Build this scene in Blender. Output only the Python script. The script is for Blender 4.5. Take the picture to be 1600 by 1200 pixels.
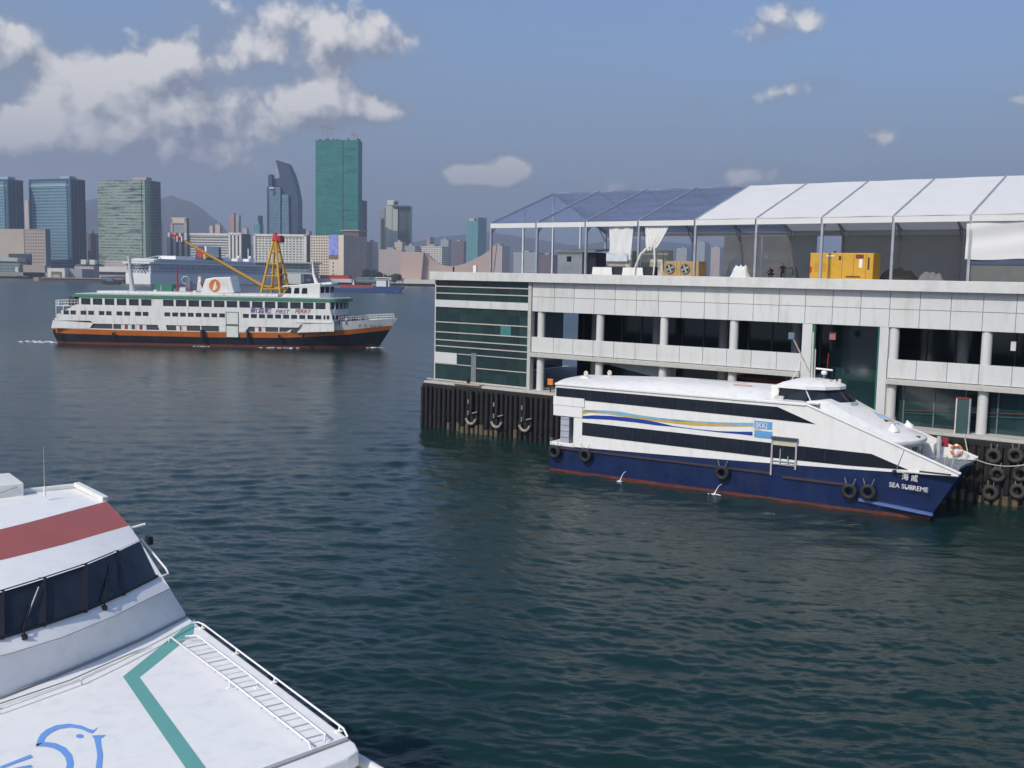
import bpy, math, random
import numpy as np
from math import sin, cos, pi, radians, atan, atan2, asin, sqrt
from mathutils import Vector, Matrix
random.seed(7)
for o in list(bpy.data.objects): bpy.data.objects.remove(o)
SC = bpy.context.scene
COL = SC.collection

# ------------------------------------------------------------------ camera
CF, CH, CP, CR = 1600.0, 16.0, atan(169/1600.0), 0.02
fw = Vector((0, cos(CP), -sin(CP))); rt0 = Vector((1, 0, 0)); up0 = Vector((0, sin(CP), cos(CP)))
rt = rt0*cos(CR) + up0*sin(CR); up = up0*cos(CR) - rt0*sin(CR)
EYE = Vector((0, 0, CH))
cam = bpy.data.cameras.new('camera'); camo = bpy.data.objects.new('camera', cam); COL.objects.link(camo)
M = Matrix((rt, up, -fw)).transposed().to_4x4(); M.translation = EYE
camo.matrix_world = M
cam.sensor_width = 36; cam.lens = 36.0; cam.clip_start = 0.5; cam.clip_end = 30000
SC.camera = camo
def ray(px, py): return (fw*CF + rt*(px-800) + up*(600-py)).normalized()
def at(px, py, z=0.0):
    d = ray(px, py); return EYE + d*((z-CH)/d.z)
def atY(px, py, Y):
    d = ray(px, py); return EYE + d*(Y/d.y)
def onplane(px, py, p0, n):
    d = ray(px, py); return EYE + d*((p0-EYE).dot(n)/d.dot(n))

# ------------------------------------------------------------------ light
SUN_AZ = atan2(-0.66, -0.75)      # direction towards the sun, clockwise from +Y
SUN_EL = radians(42)
sd = Vector((sin(SUN_AZ)*cos(SUN_EL), cos(SUN_AZ)*cos(SUN_EL), sin(SUN_EL)))
sl = bpy.data.lights.new('sun', 'SUN'); sl.energy = 3.3; sl.angle = radians(0.5); sl.color = (1.0, 0.925, 0.80)
so = bpy.data.objects.new('sun', sl); COL.objects.link(so)
so.rotation_euler = sd.to_track_quat('Z', 'Y').to_euler()
SC.view_settings.view_transform = 'Standard'; SC.view_settings.look = 'None'
SC.view_settings.exposure = 0.08; SC.view_settings.gamma = 1.0
SC.cycles.use_denoising = True
SC.cycles.max_bounces = 6; SC.cycles.transparent_max_bounces = 16; SC.cycles.volume_bounces = 0

class NT:
    """small helper round a node tree"""
    def __init__(s, tree): s.t = tree; s.n = tree.nodes; s.l = tree.links
    def new(s, typ, **kw):
        nd = s.n.new(typ)
        for k, v in kw.items(): setattr(nd, k, v)
        return nd
    def put(s, sock, v):
        if isinstance(v, bpy.types.NodeSocket): s.l.new(v, sock)
        elif v is not None:
            if isinstance(v, (tuple, list)) and sock.type == 'RGBA' and len(v) == 3: v = (*v, 1)
            sock.default_value = v
    def math(s, op, a, b=None, c=None, clamp=False):
        nd = s.new('ShaderNodeMath', operation=op, use_clamp=clamp)
        s.put(nd.inputs[0], a); s.put(nd.inputs[1], b)
        if c is not None: s.put(nd.inputs[2], c)
        return nd.outputs[0]
    def vm(s, op, a, b=None):
        nd = s.new('ShaderNodeVectorMath', operation=op); s.put(nd.inputs[0], a); s.put(nd.inputs[1], b)
        return nd.outputs['Value'] if op in ('LENGTH', 'DOT_PRODUCT') else nd.outputs[0]
    def mix(s, f, a, b, mode='MIX'):
        nd = s.new('ShaderNodeMix', data_type='RGBA', blend_type=mode)
        s.put(nd.inputs[0], f); s.put(nd.inputs[6], a); s.put(nd.inputs[7], b); return nd.outputs[2]
    def rng(s, v, a, b, c=0.0, d=1.0, smooth=False):
        nd = s.new('ShaderNodeMapRange'); nd.interpolation_type = 'SMOOTHSTEP' if smooth else 'LINEAR'
        s.put(nd.inputs[0], v); s.put(nd.inputs[1], a); s.put(nd.inputs[2], b); s.put(nd.inputs[3], c); s.put(nd.inputs[4], d)
        return nd.outputs[0]
    def noise(s, vec, scale, detail=4, rough=0.55, out=0):
        nd = s.new('ShaderNodeTexNoise'); s.put(nd.inputs['Vector'], vec); s.put(nd.inputs['Scale'], scale)
        s.put(nd.inputs['Detail'], detail); s.put(nd.inputs['Roughness'], rough); return nd.outputs[out]

# ------------------------------------------------------------------ sky and clouds
W = bpy.data.worlds.new('World'); SC.world = W; W.use_nodes = True
w = NT(W.node_tree); w.n.clear()
SKY_STR = 0.1
sky = w.new('ShaderNodeTexSky', sky_type='NISHITA'); sky.sun_disc = False
sky.sun_elevation = SUN_EL; sky.sun_rotation = SUN_AZ; sky.air_density = 1.3; sky.dust_density = 2.2; sky.ozone_density = 2.0
g = bpy.data.node_groups.new('cloud_density', 'ShaderNodeTree')
g.interface.new_socket('Dir', in_out='INPUT', socket_type='NodeSocketVector')
g.interface.new_socket('D', in_out='OUTPUT', socket_type='NodeSocketFloat'); g.interface.new_socket('A', in_out='OUTPUT', socket_type='NodeSocketFloat')
G = NT(g); gi = G.new('NodeGroupInput'); go = G.new('NodeGroupOutput')
sep = G.new('ShaderNodeSeparateXYZ'); G.l.new(gi.outputs[0], sep.inputs[0])
az = G.math('ARCTAN2', sep.outputs[0], sep.outputs[1]); el = G.math('ARCSINE', sep.outputs[2])
cmb = G.new('ShaderNodeCombineXYZ'); G.put(cmb.inputs[0], az); G.put(cmb.inputs[1], el)
pos = cmb.outputs[0]
n1 = G.noise(pos, 9.0, 3, 0.5, 1); n2 = G.noise(pos, 17.0, 6, 0.62, 0)
warp = G.vm('MULTIPLY', G.vm('SUBTRACT', n1, (0.5, 0.5, 0.5)), (0.045, 0.03, 0.0))
pw = G.vm('ADD', pos, warp)
# px, py, rx, ry, weight : the cloud banks of this afternoon, as directions in the sky
CL = [(455, 40, 175, 48, .95), (560, 70, 70, 34, .55), (380, 95, 120, 26, .45), (160, 150, 66, 46, 1.1), (265, 102, 52, 26, .85), (235, 175, 120, 44, .9), (50, 200, 100, 34, 1.05), (-10, 60, 66, 44, .85),
      (340, 205, 150, 30, .55), (150, 235, 200, 30, .75), (330, 140, 90, 30, .5), (100, 120, 60, 30, .35), (505, 150, 42, 32, 1.1), (545, 180, 62, 24, .85), (600, 178, 38, 18, .9), (430, 180, 90, 30, .5), (300, 262, 330, 30, .30), (60, 290, 260, 50, .26),
      (716, 281, 26, 19, 1.5), (742, 270, 14, 11, .7), (792, 270, 34, 21, 1.5), (762, 284, 26, 10, .7), (1165, 270, 66, 20, .95), (1375, 219, 34, 16, .9), (1200, 45, 44, 26, .66), (1225, 15, 40, 20, .6), (1272, 40, 20, 18, .6),
      (1083, 165, 30, 16, .74), (1215, 152, 36, 14, .72), (1280, 135, 36, 16, .62), (940, 292, 44, 16, .82), (1585, 160, 32, 15, .72),
      (-500, 120, 300, 90, .9), (2100, 260, 200, 40, .8), (2500, 80, 260, 90, .9), (-1100, 250, 260, 60, .9)]
acc = None
for (cx, cy, rx, ry, wt) in CL:
    d = ray(cx, cy); ca, ce = atan2(d.x, d.y), asin(d.z)
    q = G.vm('MULTIPLY', G.vm('SUBTRACT', pw, (ca, ce, 0)), (1600.0/rx, 1600.0/ry, 0))
    v = G.math('MULTIPLY', G.math('MULTIPLY', G.math('EXPONENT', G.math('MULTIPLY', G.vm('DOT_PRODUCT', q, q), -0.8)), wt), 1.0)
    acc = v if acc is None else G.math('ADD', acc, v)
vo = G.new('ShaderNodeTexVoronoi', feature='F1'); vo.inputs['Scale'].default_value = 21; vo.inputs['Detail'].default_value = 3; vo.inputs['Roughness'].default_value = 0.55
G.put(vo.inputs['Vector'], G.vm('ADD', pos, G.vm('MULTIPLY', G.noise(pos, 40.0, 2, 0.5, 1), (0.02, 0.02, 0))))
D0 = G.math('ADD', acc, G.math('ADD', G.math('MULTIPLY', G.math('SUBTRACT', n2, 0.5), 1.0), G.math('MULTIPLY', G.math('SUBTRACT', 0.60, vo.outputs['Distance']), 0.85)))
G.l.new(D0, go.inputs[0]); G.l.new(acc, go.inputs[1])
tc = w.new('ShaderNodeTexCoord')
VEIL = []
def cd(vec):
    nd = w.new('ShaderNodeGroup'); nd.node_tree = g; w.put(nd.inputs[0], vec); VEIL.append(nd.outputs[1]); return nd.outputs[0]
dirv = tc.outputs['Generated']
dA = cd(dirv); dB = cd(w.vm('ADD', dirv, (-0.010, 0, 0.017)))
mask = w.rng(dA, 0.22, 0.74, 0, 1, True)
shade = w.math('ADD', 0.42, w.math('MULTIPLY', w.math('SUBTRACT', dA, dB), 1.35), clamp=True)
ccol = w.mix(shade, (2.3, 2.6, 3.4), (9.2, 8.9, 8.6))
ssep = w.new('ShaderNodeSeparateXYZ'); w.put(ssep.inputs[0], dirv)
hz = w.rng(ssep.outputs[2], 0.0, 0.34, 1, 0, True)
skyc = w.mix(1.0, sky.outputs[0], (0.86, 1.03, 1.34), 'MULTIPLY')
skyc = w.mix(w.math('MULTIPLY', hz, 0.72), skyc, (1.85, 2.35, 3.65))
ccol = w.mix(w.rng(ssep.outputs[2], 0.0, 0.17, 0.7, 0.0, True), ccol, (2.3, 2.6, 3.5))
skyc = w.mix(w.math('MULTIPLY', w.rng(VEIL[0], 0.12, 1.1, 0, 1, True), 0.55), skyc, (2.7, 3.0, 3.7))
full = w.mix(w.math('MULTIPLY', mask, 0.92), skyc, ccol)
bg = w.new('ShaderNodeBackground'); w.put(bg.inputs[0], full); bg.inputs[1].default_value = SKY_STR
ow = w.new('ShaderNodeOutputWorld'); w.l.new(bg.outputs[0], ow.inputs[0])
W.cycles.sampling_method = 'MANUAL'; W.cycles.sample_map_resolution = 512

# ------------------------------------------------------------------ materials
MC = {}
def mat(name, col, rough=0.6, metal=0.0, var=0.12, vs=1.5, bump=0.0, bs=20.0, spec=0.5, dirt=None, ds=0.6, coat=0.0, streak=False):
    """painted or raw surface: base colour with soft wear noise; dirt = (colour, amount)"""
    if name in MC: return MC[name]
    m = bpy.data.materials.new(name); m.use_nodes = True; t = NT(m.node_tree); b = t.n['Principled BSDF']
    tcx = t.new('ShaderNodeTexCoord').outputs['Object']
    n = t.noise(tcx, vs, 5, 0.6)
    c = t.mix(t.rng(n, 0.3, 0.7), tuple(x*(1-var) for x in col), tuple(min(1, x*(1+var)) for x in col))
    if dirt:
        sc = (ds, ds, ds*0.18) if streak else (ds, ds, ds)
        v = t.vm('MULTIPLY', tcx, sc)
        n2 = t.noise(v, 3.0, 8, 0.65)
        c = t.mix(t.rng(n2, 0.48, 0.72, 0, dirt[1], True), c, dirt[0])
    t.put(b.inputs['Base Color'], c)
    t.put(b.inputs['Roughness'], t.rng(n, 0.3, 0.7, max(0.02, rough*0.85), min(1, rough*1.15)))
    b.inputs['Metallic'].default_value = metal; b.inputs['Specular IOR Level'].default_value = spec
    if coat: b.inputs['Coat Weight'].default_value = coat
    if bump:
        bn = t.new('ShaderNodeBump'); bn.inputs['Strength'].default_value = bump; bn.inputs['Distance'].default_value = 0.02
        t.put(bn.inputs['Height'], t.noise(tcx, bs, 6, 0.6)); t.l.new(bn.outputs[0], b.inputs['Normal'])
    MC[name] = m; return m
def facade(name, wall, glass, pu, pz, wu, wz, rw=0.7, rg=0.2, var=0.5, ou=0.0, oz=0.0, mottle=0.0, mcol=(0.02, 0.03, 0.03), haz=0.1):
    """far curtain wall or window grid: cells pu x pz metres, glass over wu x wz of each"""
    if name in MC: return MC[name]
    m = bpy.data.materials.new(name); m.use_nodes = True; t = NT(m.node_tree); b = t.n['Principled BSDF']
    tcn = t.new('ShaderNodeTexCoord'); s = t.new('ShaderNodeSeparateXYZ'); t.l.new(tcn.outputs['Object'], s.inputs[0])
    sn = t.new('ShaderNodeSeparateXYZ'); t.l.new(tcn.outputs['Normal'], sn.inputs[0])
    ay = t.math('GREATER_THAN', t.math('ABSOLUTE', sn.outputs[1]), 0.6)
    az_ = t.math('LESS_THAN', t.math('ABSOLUTE', sn.outputs[2]), 0.6)
    u = t.math('ADD', t.math('MULTIPLY', s.outputs[0], ay), t.math('MULTIPLY', s.outputs[1], t.math('SUBTRACT', 1.0, ay)))
    us = t.math('DIVIDE', t.math('ADD', u, 1000*pu+ou), pu); zs = t.math('DIVIDE', t.math('ADD', s.outputs[2], oz), pz)
    win = t.math('MULTIPLY', t.math('MULTIPLY', t.math('LESS_THAN', t.math('FRACT', us), wu), t.math('LESS_THAN', t.math('FRACT', zs), wz)), az_)
    cc = t.new('ShaderNodeCombineXYZ'); t.put(cc.inputs[0], t.math('FLOOR', us)); t.put(cc.inputs[1], t.math('FLOOR', zs)); t.put(cc.inputs[2], ay)
    wn = t.new('ShaderNodeTexWhiteNoise'); t.l.new(cc.outputs[0], wn.inputs[0])
    gc = t.mix(t.math('MULTIPLY', wn.outputs[0], var), glass, tuple(min(1, g_*2.2+0.03) for g_ in glass))
    wc = t.mix(t.rng(t.noise(tcn.outputs['Object'], 0.08, 4), 0.3, 0.7, 0, haz), wall, tuple(x*0.5 for x in wall))
    c = t.mix(win, wc, gc)
    if mottle:
        c = t.mix(t.math('MULTIPLY', t.rng(t.noise(t.vm('MULTIPLY', tcn.outputs['Object'], (0.03, 0.03, 0.36)), 1.0, 5, 0.65), 0.52, 0.62, 0, 1, True), mottle), c, mcol)
    t.put(b.inputs['Base Color'], c); t.put(b.inputs['Roughness'], t.math('ADD', t.math('MULTIPLY', win, rg-rw), rw))
    MC[name] = m; return m
def glassm(name, col, rough=0.06, spec=0.8, var=0.3, pitch=1.6, pz=3.0, tint=None):
    """dark glazing seen from outside: each pane a shade of its own"""
    if name in MC: return MC[name]
    m = bpy.data.materials.new(name); m.use_nodes = True; t = NT(m.node_tree); b = t.n['Principled BSDF']
    tcx = t.new('ShaderNodeTexCoord').outputs['Object']
    v = t.vm('FLOOR', t.vm('DIVIDE', tcx, (pitch, pitch, pz)))
    wn = t.new('ShaderNodeTexWhiteNoise'); t.l.new(v, wn.inputs[0])
    n = t.noise(tcx, 0.7, 5, 0.6)
    f = t.math('ADD', t.math('MULTIPLY', wn.outputs[0], var), t.math('MULTIPLY', n, 0.5))
    t.put(b.inputs['Base Color'], t.mix(f, tuple(x*0.45 for x in col), tint or tuple(x*1.8 for x in col)))
    t.put(b.inputs['Roughness'], rough); b.inputs['Specular IOR Level'].default_value = spec
    bn = t.new('ShaderNodeBump'); bn.inputs['Strength'].default_value = 0.15; bn.inputs['Distance'].default_value = 0.05
    t.put(bn.inputs['Height'], t.noise(tcx, 0.5, 2)); t.l.new(bn.outputs[0], b.inputs['Normal'])
    MC[name] = m; return m

white = mat('white_boat_paint', (0.80, 0.79, 0.76), 0.35, var=0.03, dirt=((0.55, 0.50, 0.42), 0.35), ds=0.5, streak=True, bump=0.05, bs=3)
nearwhite = mat('white_deck_paint', (0.83, 0.815, 0.78), 0.42, var=0.02, vs=3, dirt=((0.62, 0.62, 0.62), 0.35), ds=0.9, bump=0.12, bs=60)
cream = mat('cream_boat_paint', (0.74, 0.74, 0.68), 0.4, var=0.05, dirt=((0.45, 0.40, 0.30), 0.3), ds=0.4, streak=True)
navy = mat('navy_hull_paint', (0.006, 0.018, 0.075), 0.3, var=0.2, vs=0.6, dirt=((0.02, 0.03, 0.07), 0.6), ds=0.35, streak=True, spec=0.6)
redb = mat('red_bottom_paint', (0.13, 0.026, 0.014), 0.6, var=0.35, vs=2, dirt=((0.06, 0.03, 0.02), 0.6), ds=0.8)
black = mat('black_rubber', (0.012, 0.012, 0.014), 0.7, var=0.3, dirt=((0.07, 0.065, 0.05), 0.5), ds=1.5)
blackw = mat('dark_window_band', (0.010, 0.013, 0.022), 0.12, var=0.4, vs=0.7, spec=0.7)
steel = mat('galvanised_steel', (0.45, 0.46, 0.47), 0.45, 0.4, var=0.1)
greypaint = mat('grey_deck_paint', (0.20, 0.22, 0.25), 0.6, var=0.12, dirt=((0.12, 0.11, 0.10), 0.5))
orange = mat('orange_paint', (0.55, 0.15, 0.02), 0.45, var=0.1, dirt=((0.25, 0.08, 0.03), 0.5), ds=0.5, streak=True)
darkhull = mat('dark_hull_paint', (0.016, 0.015, 0.025), 0.4, var=0.3, dirt=((0.05, 0.04, 0.04), 0.5), ds=0.3, streak=True)
greenp = mat('green_trim_paint', (0.06, 0.22, 0.13), 0.5, var=0.1)
yellow = mat('yellow_crane_paint', (0.62, 0.36, 0.02), 0.5, var=0.1, dirt=((0.3, 0.15, 0.03), 0.4))
redp = mat('red_paint', (0.42, 0.02, 0.025), 0.5, var=0.12)
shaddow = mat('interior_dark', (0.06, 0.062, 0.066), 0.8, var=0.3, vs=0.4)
panelw = mat('white_cladding', (0.60, 0.60, 0.58), 0.45, var=0.04, vs=0.25, dirt=((0.40, 0.39, 0.35), 0.5), ds=0.35, streak=True)
concrete = mat('pale_concrete', (0.48, 0.47, 0.43), 0.75, var=0.08, dirt=((0.25, 0.24, 0.2), 0.5), ds=0.5, bump=0.2)
pvc = mat('white_marquee_fabric', (0.82, 0.81, 0.78), 0.5, var=0.02, vs=0.5, bump=0.3, bs=0.8)
taupe = mat('taupe_lining_fabric', (0.50, 0.46, 0.40), 0.8, var=0.08, vs=0.5)
def translucent(m, f, col):
    t = NT(m.node_tree); b = t.n['Principled BSDF']; tr = t.new('ShaderNodeBsdfTranslucent'); tr.inputs[0].default_value = (*col, 1)
    mx = t.new('ShaderNodeMixShader'); mx.inputs[0].default_value = f; t.l.new(b.outputs[0], mx.inputs[1]); t.l.new(tr.outputs[0], mx.inputs[2]); t.l.new(mx.outputs[0], t.n['Material Output'].inputs[0])
translucent(pvc, .20, (0.8, 0.8, 0.78)); translucent(taupe, .35, (0.55, 0.5, 0.42))
alum = mat('aluminium_frame', (0.42, 0.43, 0.46), 0.4, 0.5, var=0.08)
timber = mat('tarred_timber', (0.010, 0.009, 0.010), 0.75, var=0.4, vs=2, dirt=((0.05, 0.045, 0.03), 0.4), ds=1.2, streak=True)
chainm = mat('bleached_chain', (0.30, 0.26, 0.22), 0.7, var=0.5, vs=6, dirt=((0.05, 0.04, 0.03), .8), ds=3)
weed = mat('weathered_pile_foot', (0.13, 0.10, 0.06), 0.8, var=0.4, vs=3, dirt=((0.05, 0.07, 0.03), 0.7), ds=1.5)

# ------------------------------------------------------------------ mesh helpers
class MB:
    def __init__(s): s.v = []; s.f = []; s.m = []; s.k = 0
    def add(s, vs, fs):
        o = len(s.v); s.v += [tuple(p) for p in vs]
        for f in fs: s.f.append(tuple(i+o for i in f)); s.m.append(s.k)
        return s
    def box(s, x0, x1, y0, y1, z0, z1):
        return s.hexa([(x0, y0, z0), (x1, y0, z0), (x1, y1, z0), (x0, y1, z0), (x0, y0, z1), (x1, y0, z1), (x1, y1, z1), (x0, y1, z1)])
    def hexa(s, p): return s.add(p, [(0, 3, 2, 1), (4, 5, 6, 7), (0, 1, 5, 4), (1, 2, 6, 5), (2, 3, 7, 6), (3, 0, 4, 7)])
    def prism(s, poly, y0, y1):           # polygon in x,z pushed along y
        n = len(poly); a = [(x, y0, z) for x, z in poly]; b = [(x, y1, z) for x, z in poly]
        return s.add(a+b, [tuple(range(n)), tuple(range(2*n-1, n-1, -1))] + [(i, n+i, n+(i+1) % n, (i+1) % n) for i in range(n)])
    def slab(s, poly, z0, z1):            # polygon in x,y pushed along z
        n = len(poly); a = [(x, y, z0) for x, y in poly]; b = [(x, y, z1) for x, y in poly]
        return s.add(a+b, [tuple(range(n-1, -1, -1)), tuple(range(n, 2*n))] + [(i, (i+1) % n, n+(i+1) % n, n+i) for i in range(n)])
    def grid(s, rows, close=False):
        n = len(rows[0]); fs = []
        for i in range(len(rows)-1):
            for j in range(n if close else n-1): fs.append((i*n+j, i*n+(j+1) % n, (i+1)*n+(j+1) % n, (i+1)*n+j))
        return s.add([p for r in rows for p in r], fs)
    def tube(s, pts, r, n=8, cap=True):
        pts = [Vector(p) for p in pts]; rs = r if isinstance(r, (list, tuple)) else [r]*len(pts); rows = []
        for i, p in enumerate(pts):
            d = (pts[min(i+1, len(pts)-1)]-pts[max(i-1, 0)]).normalized()
            a = d.orthogonal().normalized() if i == 0 else (a - d*a.dot(d)).normalized()
            b = d.cross(a); rows.append([tuple(p + a*cos(2*pi*k/n)*rs[i] + b*sin(2*pi*k/n)*rs[i]) for k in range(n)])
        s.grid(rows, True)
        if cap: s.add(rows[0], [tuple(range(n-1, -1, -1))]); s.add(rows[-1], [tuple(range(n))])
        return s
    def bar(s, p0, p1, w_, h_):           # rectangular bar
        p0, p1 = Vector(p0), Vector(p1); d = (p1-p0).normalized(); a = d.cross(Vector((0, 0, 1)))
        if a.length < 1e-3: a = Vector((1, 0, 0))
        a.normalize(); b = a.cross(d); a = a*w_/2; b = b*h_/2
        return s.hexa([p0-a-b, p0+a-b, p1+a-b, p1-a-b, p0-a+b, p0+a+b, p1+a+b, p1-a+b])
    def torus(s, c, ax, R, r, n=20, m=10, arc=2*pi, a0=0.0):
        ax = Vector(ax).normalized(); a = ax.orthogonal().normalized()
        if abs(ax.z) < 0.9: a = Vector((0, 0, 1)).cross(ax).normalized()
        b = ax.cross(a); c = Vector(c); cl = abs(arc-2*pi) < 1e-6; rows = []
        for i in range(n + (0 if cl else 1)):
            t = a0+arc*i/n; e = a*cos(t)+b*sin(t)
            rows.append([tuple(c+e*(R+r*cos(2*pi*j/m))+ax*(r*sin(2*pi*j/m))) for j in range(m)])
        if cl: rows.append(rows[0])
        return s.grid(rows, True)
    def ball(s, c, r, n=12, m=8, sc=(1, 1, 1)):
        rows = [[(c[0]+r*sc[0]*sin(pi*i/m)*cos(2*pi*j/n), c[1]+r*sc[1]*sin(pi*i/m)*sin(2*pi*j/n), c[2]+r*sc[2]*cos(pi*i/m)) for j in range(n)] for i in range(m+1)]
        return s.grid(rows, True)
    def disc(s, c, r, n=24, sx=1, sz=1, th=0.02):   # upright disc facing -y
        return s.prism([(c[0]+r*sx*cos(2*pi*i/n), c[2]+r*sz*sin(2*pi*i/n)) for i in range(n)], c[1], c[1]+th)
    def build(s, name, m, parent=None, smooth=False, bevel=0.0, loc=None):
        me = bpy.data.meshes.new(name); me.from_pydata([tuple(map(float, p)) for p in s.v], [], s.f)
        for mm in (m if isinstance(m, (list, tuple)) else [m]): me.materials.append(mm)
        if isinstance(m, (list, tuple)): me.polygons.foreach_set('material_index', s.m)
        if smooth: me.polygons.foreach_set('use_smooth', [True]*len(me.polygons))
        me.validate(); me.update()
        o = bpy.data.objects.new(name, me); COL.objects.link(o)
        if parent: o.parent = parent
        if loc: o.location = loc
        if bevel:
            b = o.modifiers.new('bevel', 'BEVEL'); b.width = bevel; b.segments = 2; b.limit_method = 'ANGLE'
        return o
def tag(o, label=None, cat=None, group=None, kind=None):
    if label: o['label'] = label
    if cat: o['category'] = cat
    if group: o['group'] = group
    if kind: o['kind'] = kind
    return o
def empty(name, loc, rz=0, label=None, cat=None, group=None):
    o = bpy.data.objects.new(name, None); COL.objects.link(o); o.location = loc; o.rotation_euler = (0, 0, rz); o.empty_display_size = 0.5
    return tag(o, label, cat, group)
def fn(o):  # consistent outward normals for closed lofts
    import bmesh
    b = bmesh.new(); b.from_mesh(o.data); bmesh.ops.recalc_face_normals(b, faces=b.faces); b.to_mesh(o.data); b.free(); return o
def text(name, s, size, m, parent, loc, rot=(pi/2, 0, 0), shear=0.0, ext=0.01, sx=1.0, align='LEFT', bold=0.0):
    c = bpy.data.curves.new('t', 'FONT'); c.body = s; c.size = size; c.shear = shear; c.extrude = ext; c.align_x = align; c.offset = bold
    t = bpy.data.objects.new('t', c); COL.objects.link(t)
    me = bpy.data.meshes.new_from_object(t); bpy.data.objects.remove(t)
    me.materials.clear(); me.materials.append(m); me.name = name
    o = bpy.data.objects.new(name, me); COL.objects.link(o); o.parent = parent; o.location = loc; o.rotation_euler = rot; o.scale = (sx, 1, 1)
    return o
class Frame:
    """local frame of a thing: x along, y away, z up; px() gives where the line of sight meets its plane y=v"""
    def __init__(s, o, ang): s.o = Vector(o); s.a = ang; s.u = Vector((cos(ang), sin(ang), 0)); s.w = Vector((-sin(ang), cos(ang), 0))
    def px(s, x, y, v=0.0):
        p = onplane(x, y, s.o+s.w*v, s.w)-s.o; return (p.dot(s.u), p.z)
    def pz(s, x, y, z):
        p = at(x, y, z+s.o.z)-s.o; return (p.dot(s.u), p.dot(s.w), z)
    def world(s, x, y, z): return s.o+s.u*x+s.w*y+Vector((0, 0, z))
def loft(levels, x0, xt, hb, yc, fl, n=28, s_pow=1.0):
    """hull bands between successive levels; levels: z(s); x0,xt: ends at height z; hb(s): half breadth; fl(z): flare"""
    bands = []
    def pt(s_, lv, side):
        z = levels[lv](s_); x = x0(z)+(xt(z)-x0(z))*s_; return (x, yc(s_)+side*hb(s_)*fl(z), z)
    for k in range(len(levels)-1):
        b = MB(); ss = [i/n for i in range(n+1)]
        for sd_ in (-1, 1): b.grid([[pt(q, k, sd_) for q in ss], [pt(q, k+1, sd_) for q in ss]])
        b.grid([[pt(0, k, -1), pt(0, k, 1)], [pt(0, k+1, -1), pt(0, k+1, 1)]])
        b.grid([[pt(1, k, -1), pt(1, k, 1)], [pt(1, k+1, -1), pt(1, k+1, 1)]])
        bands.append(b)
    return bands, pt

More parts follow.
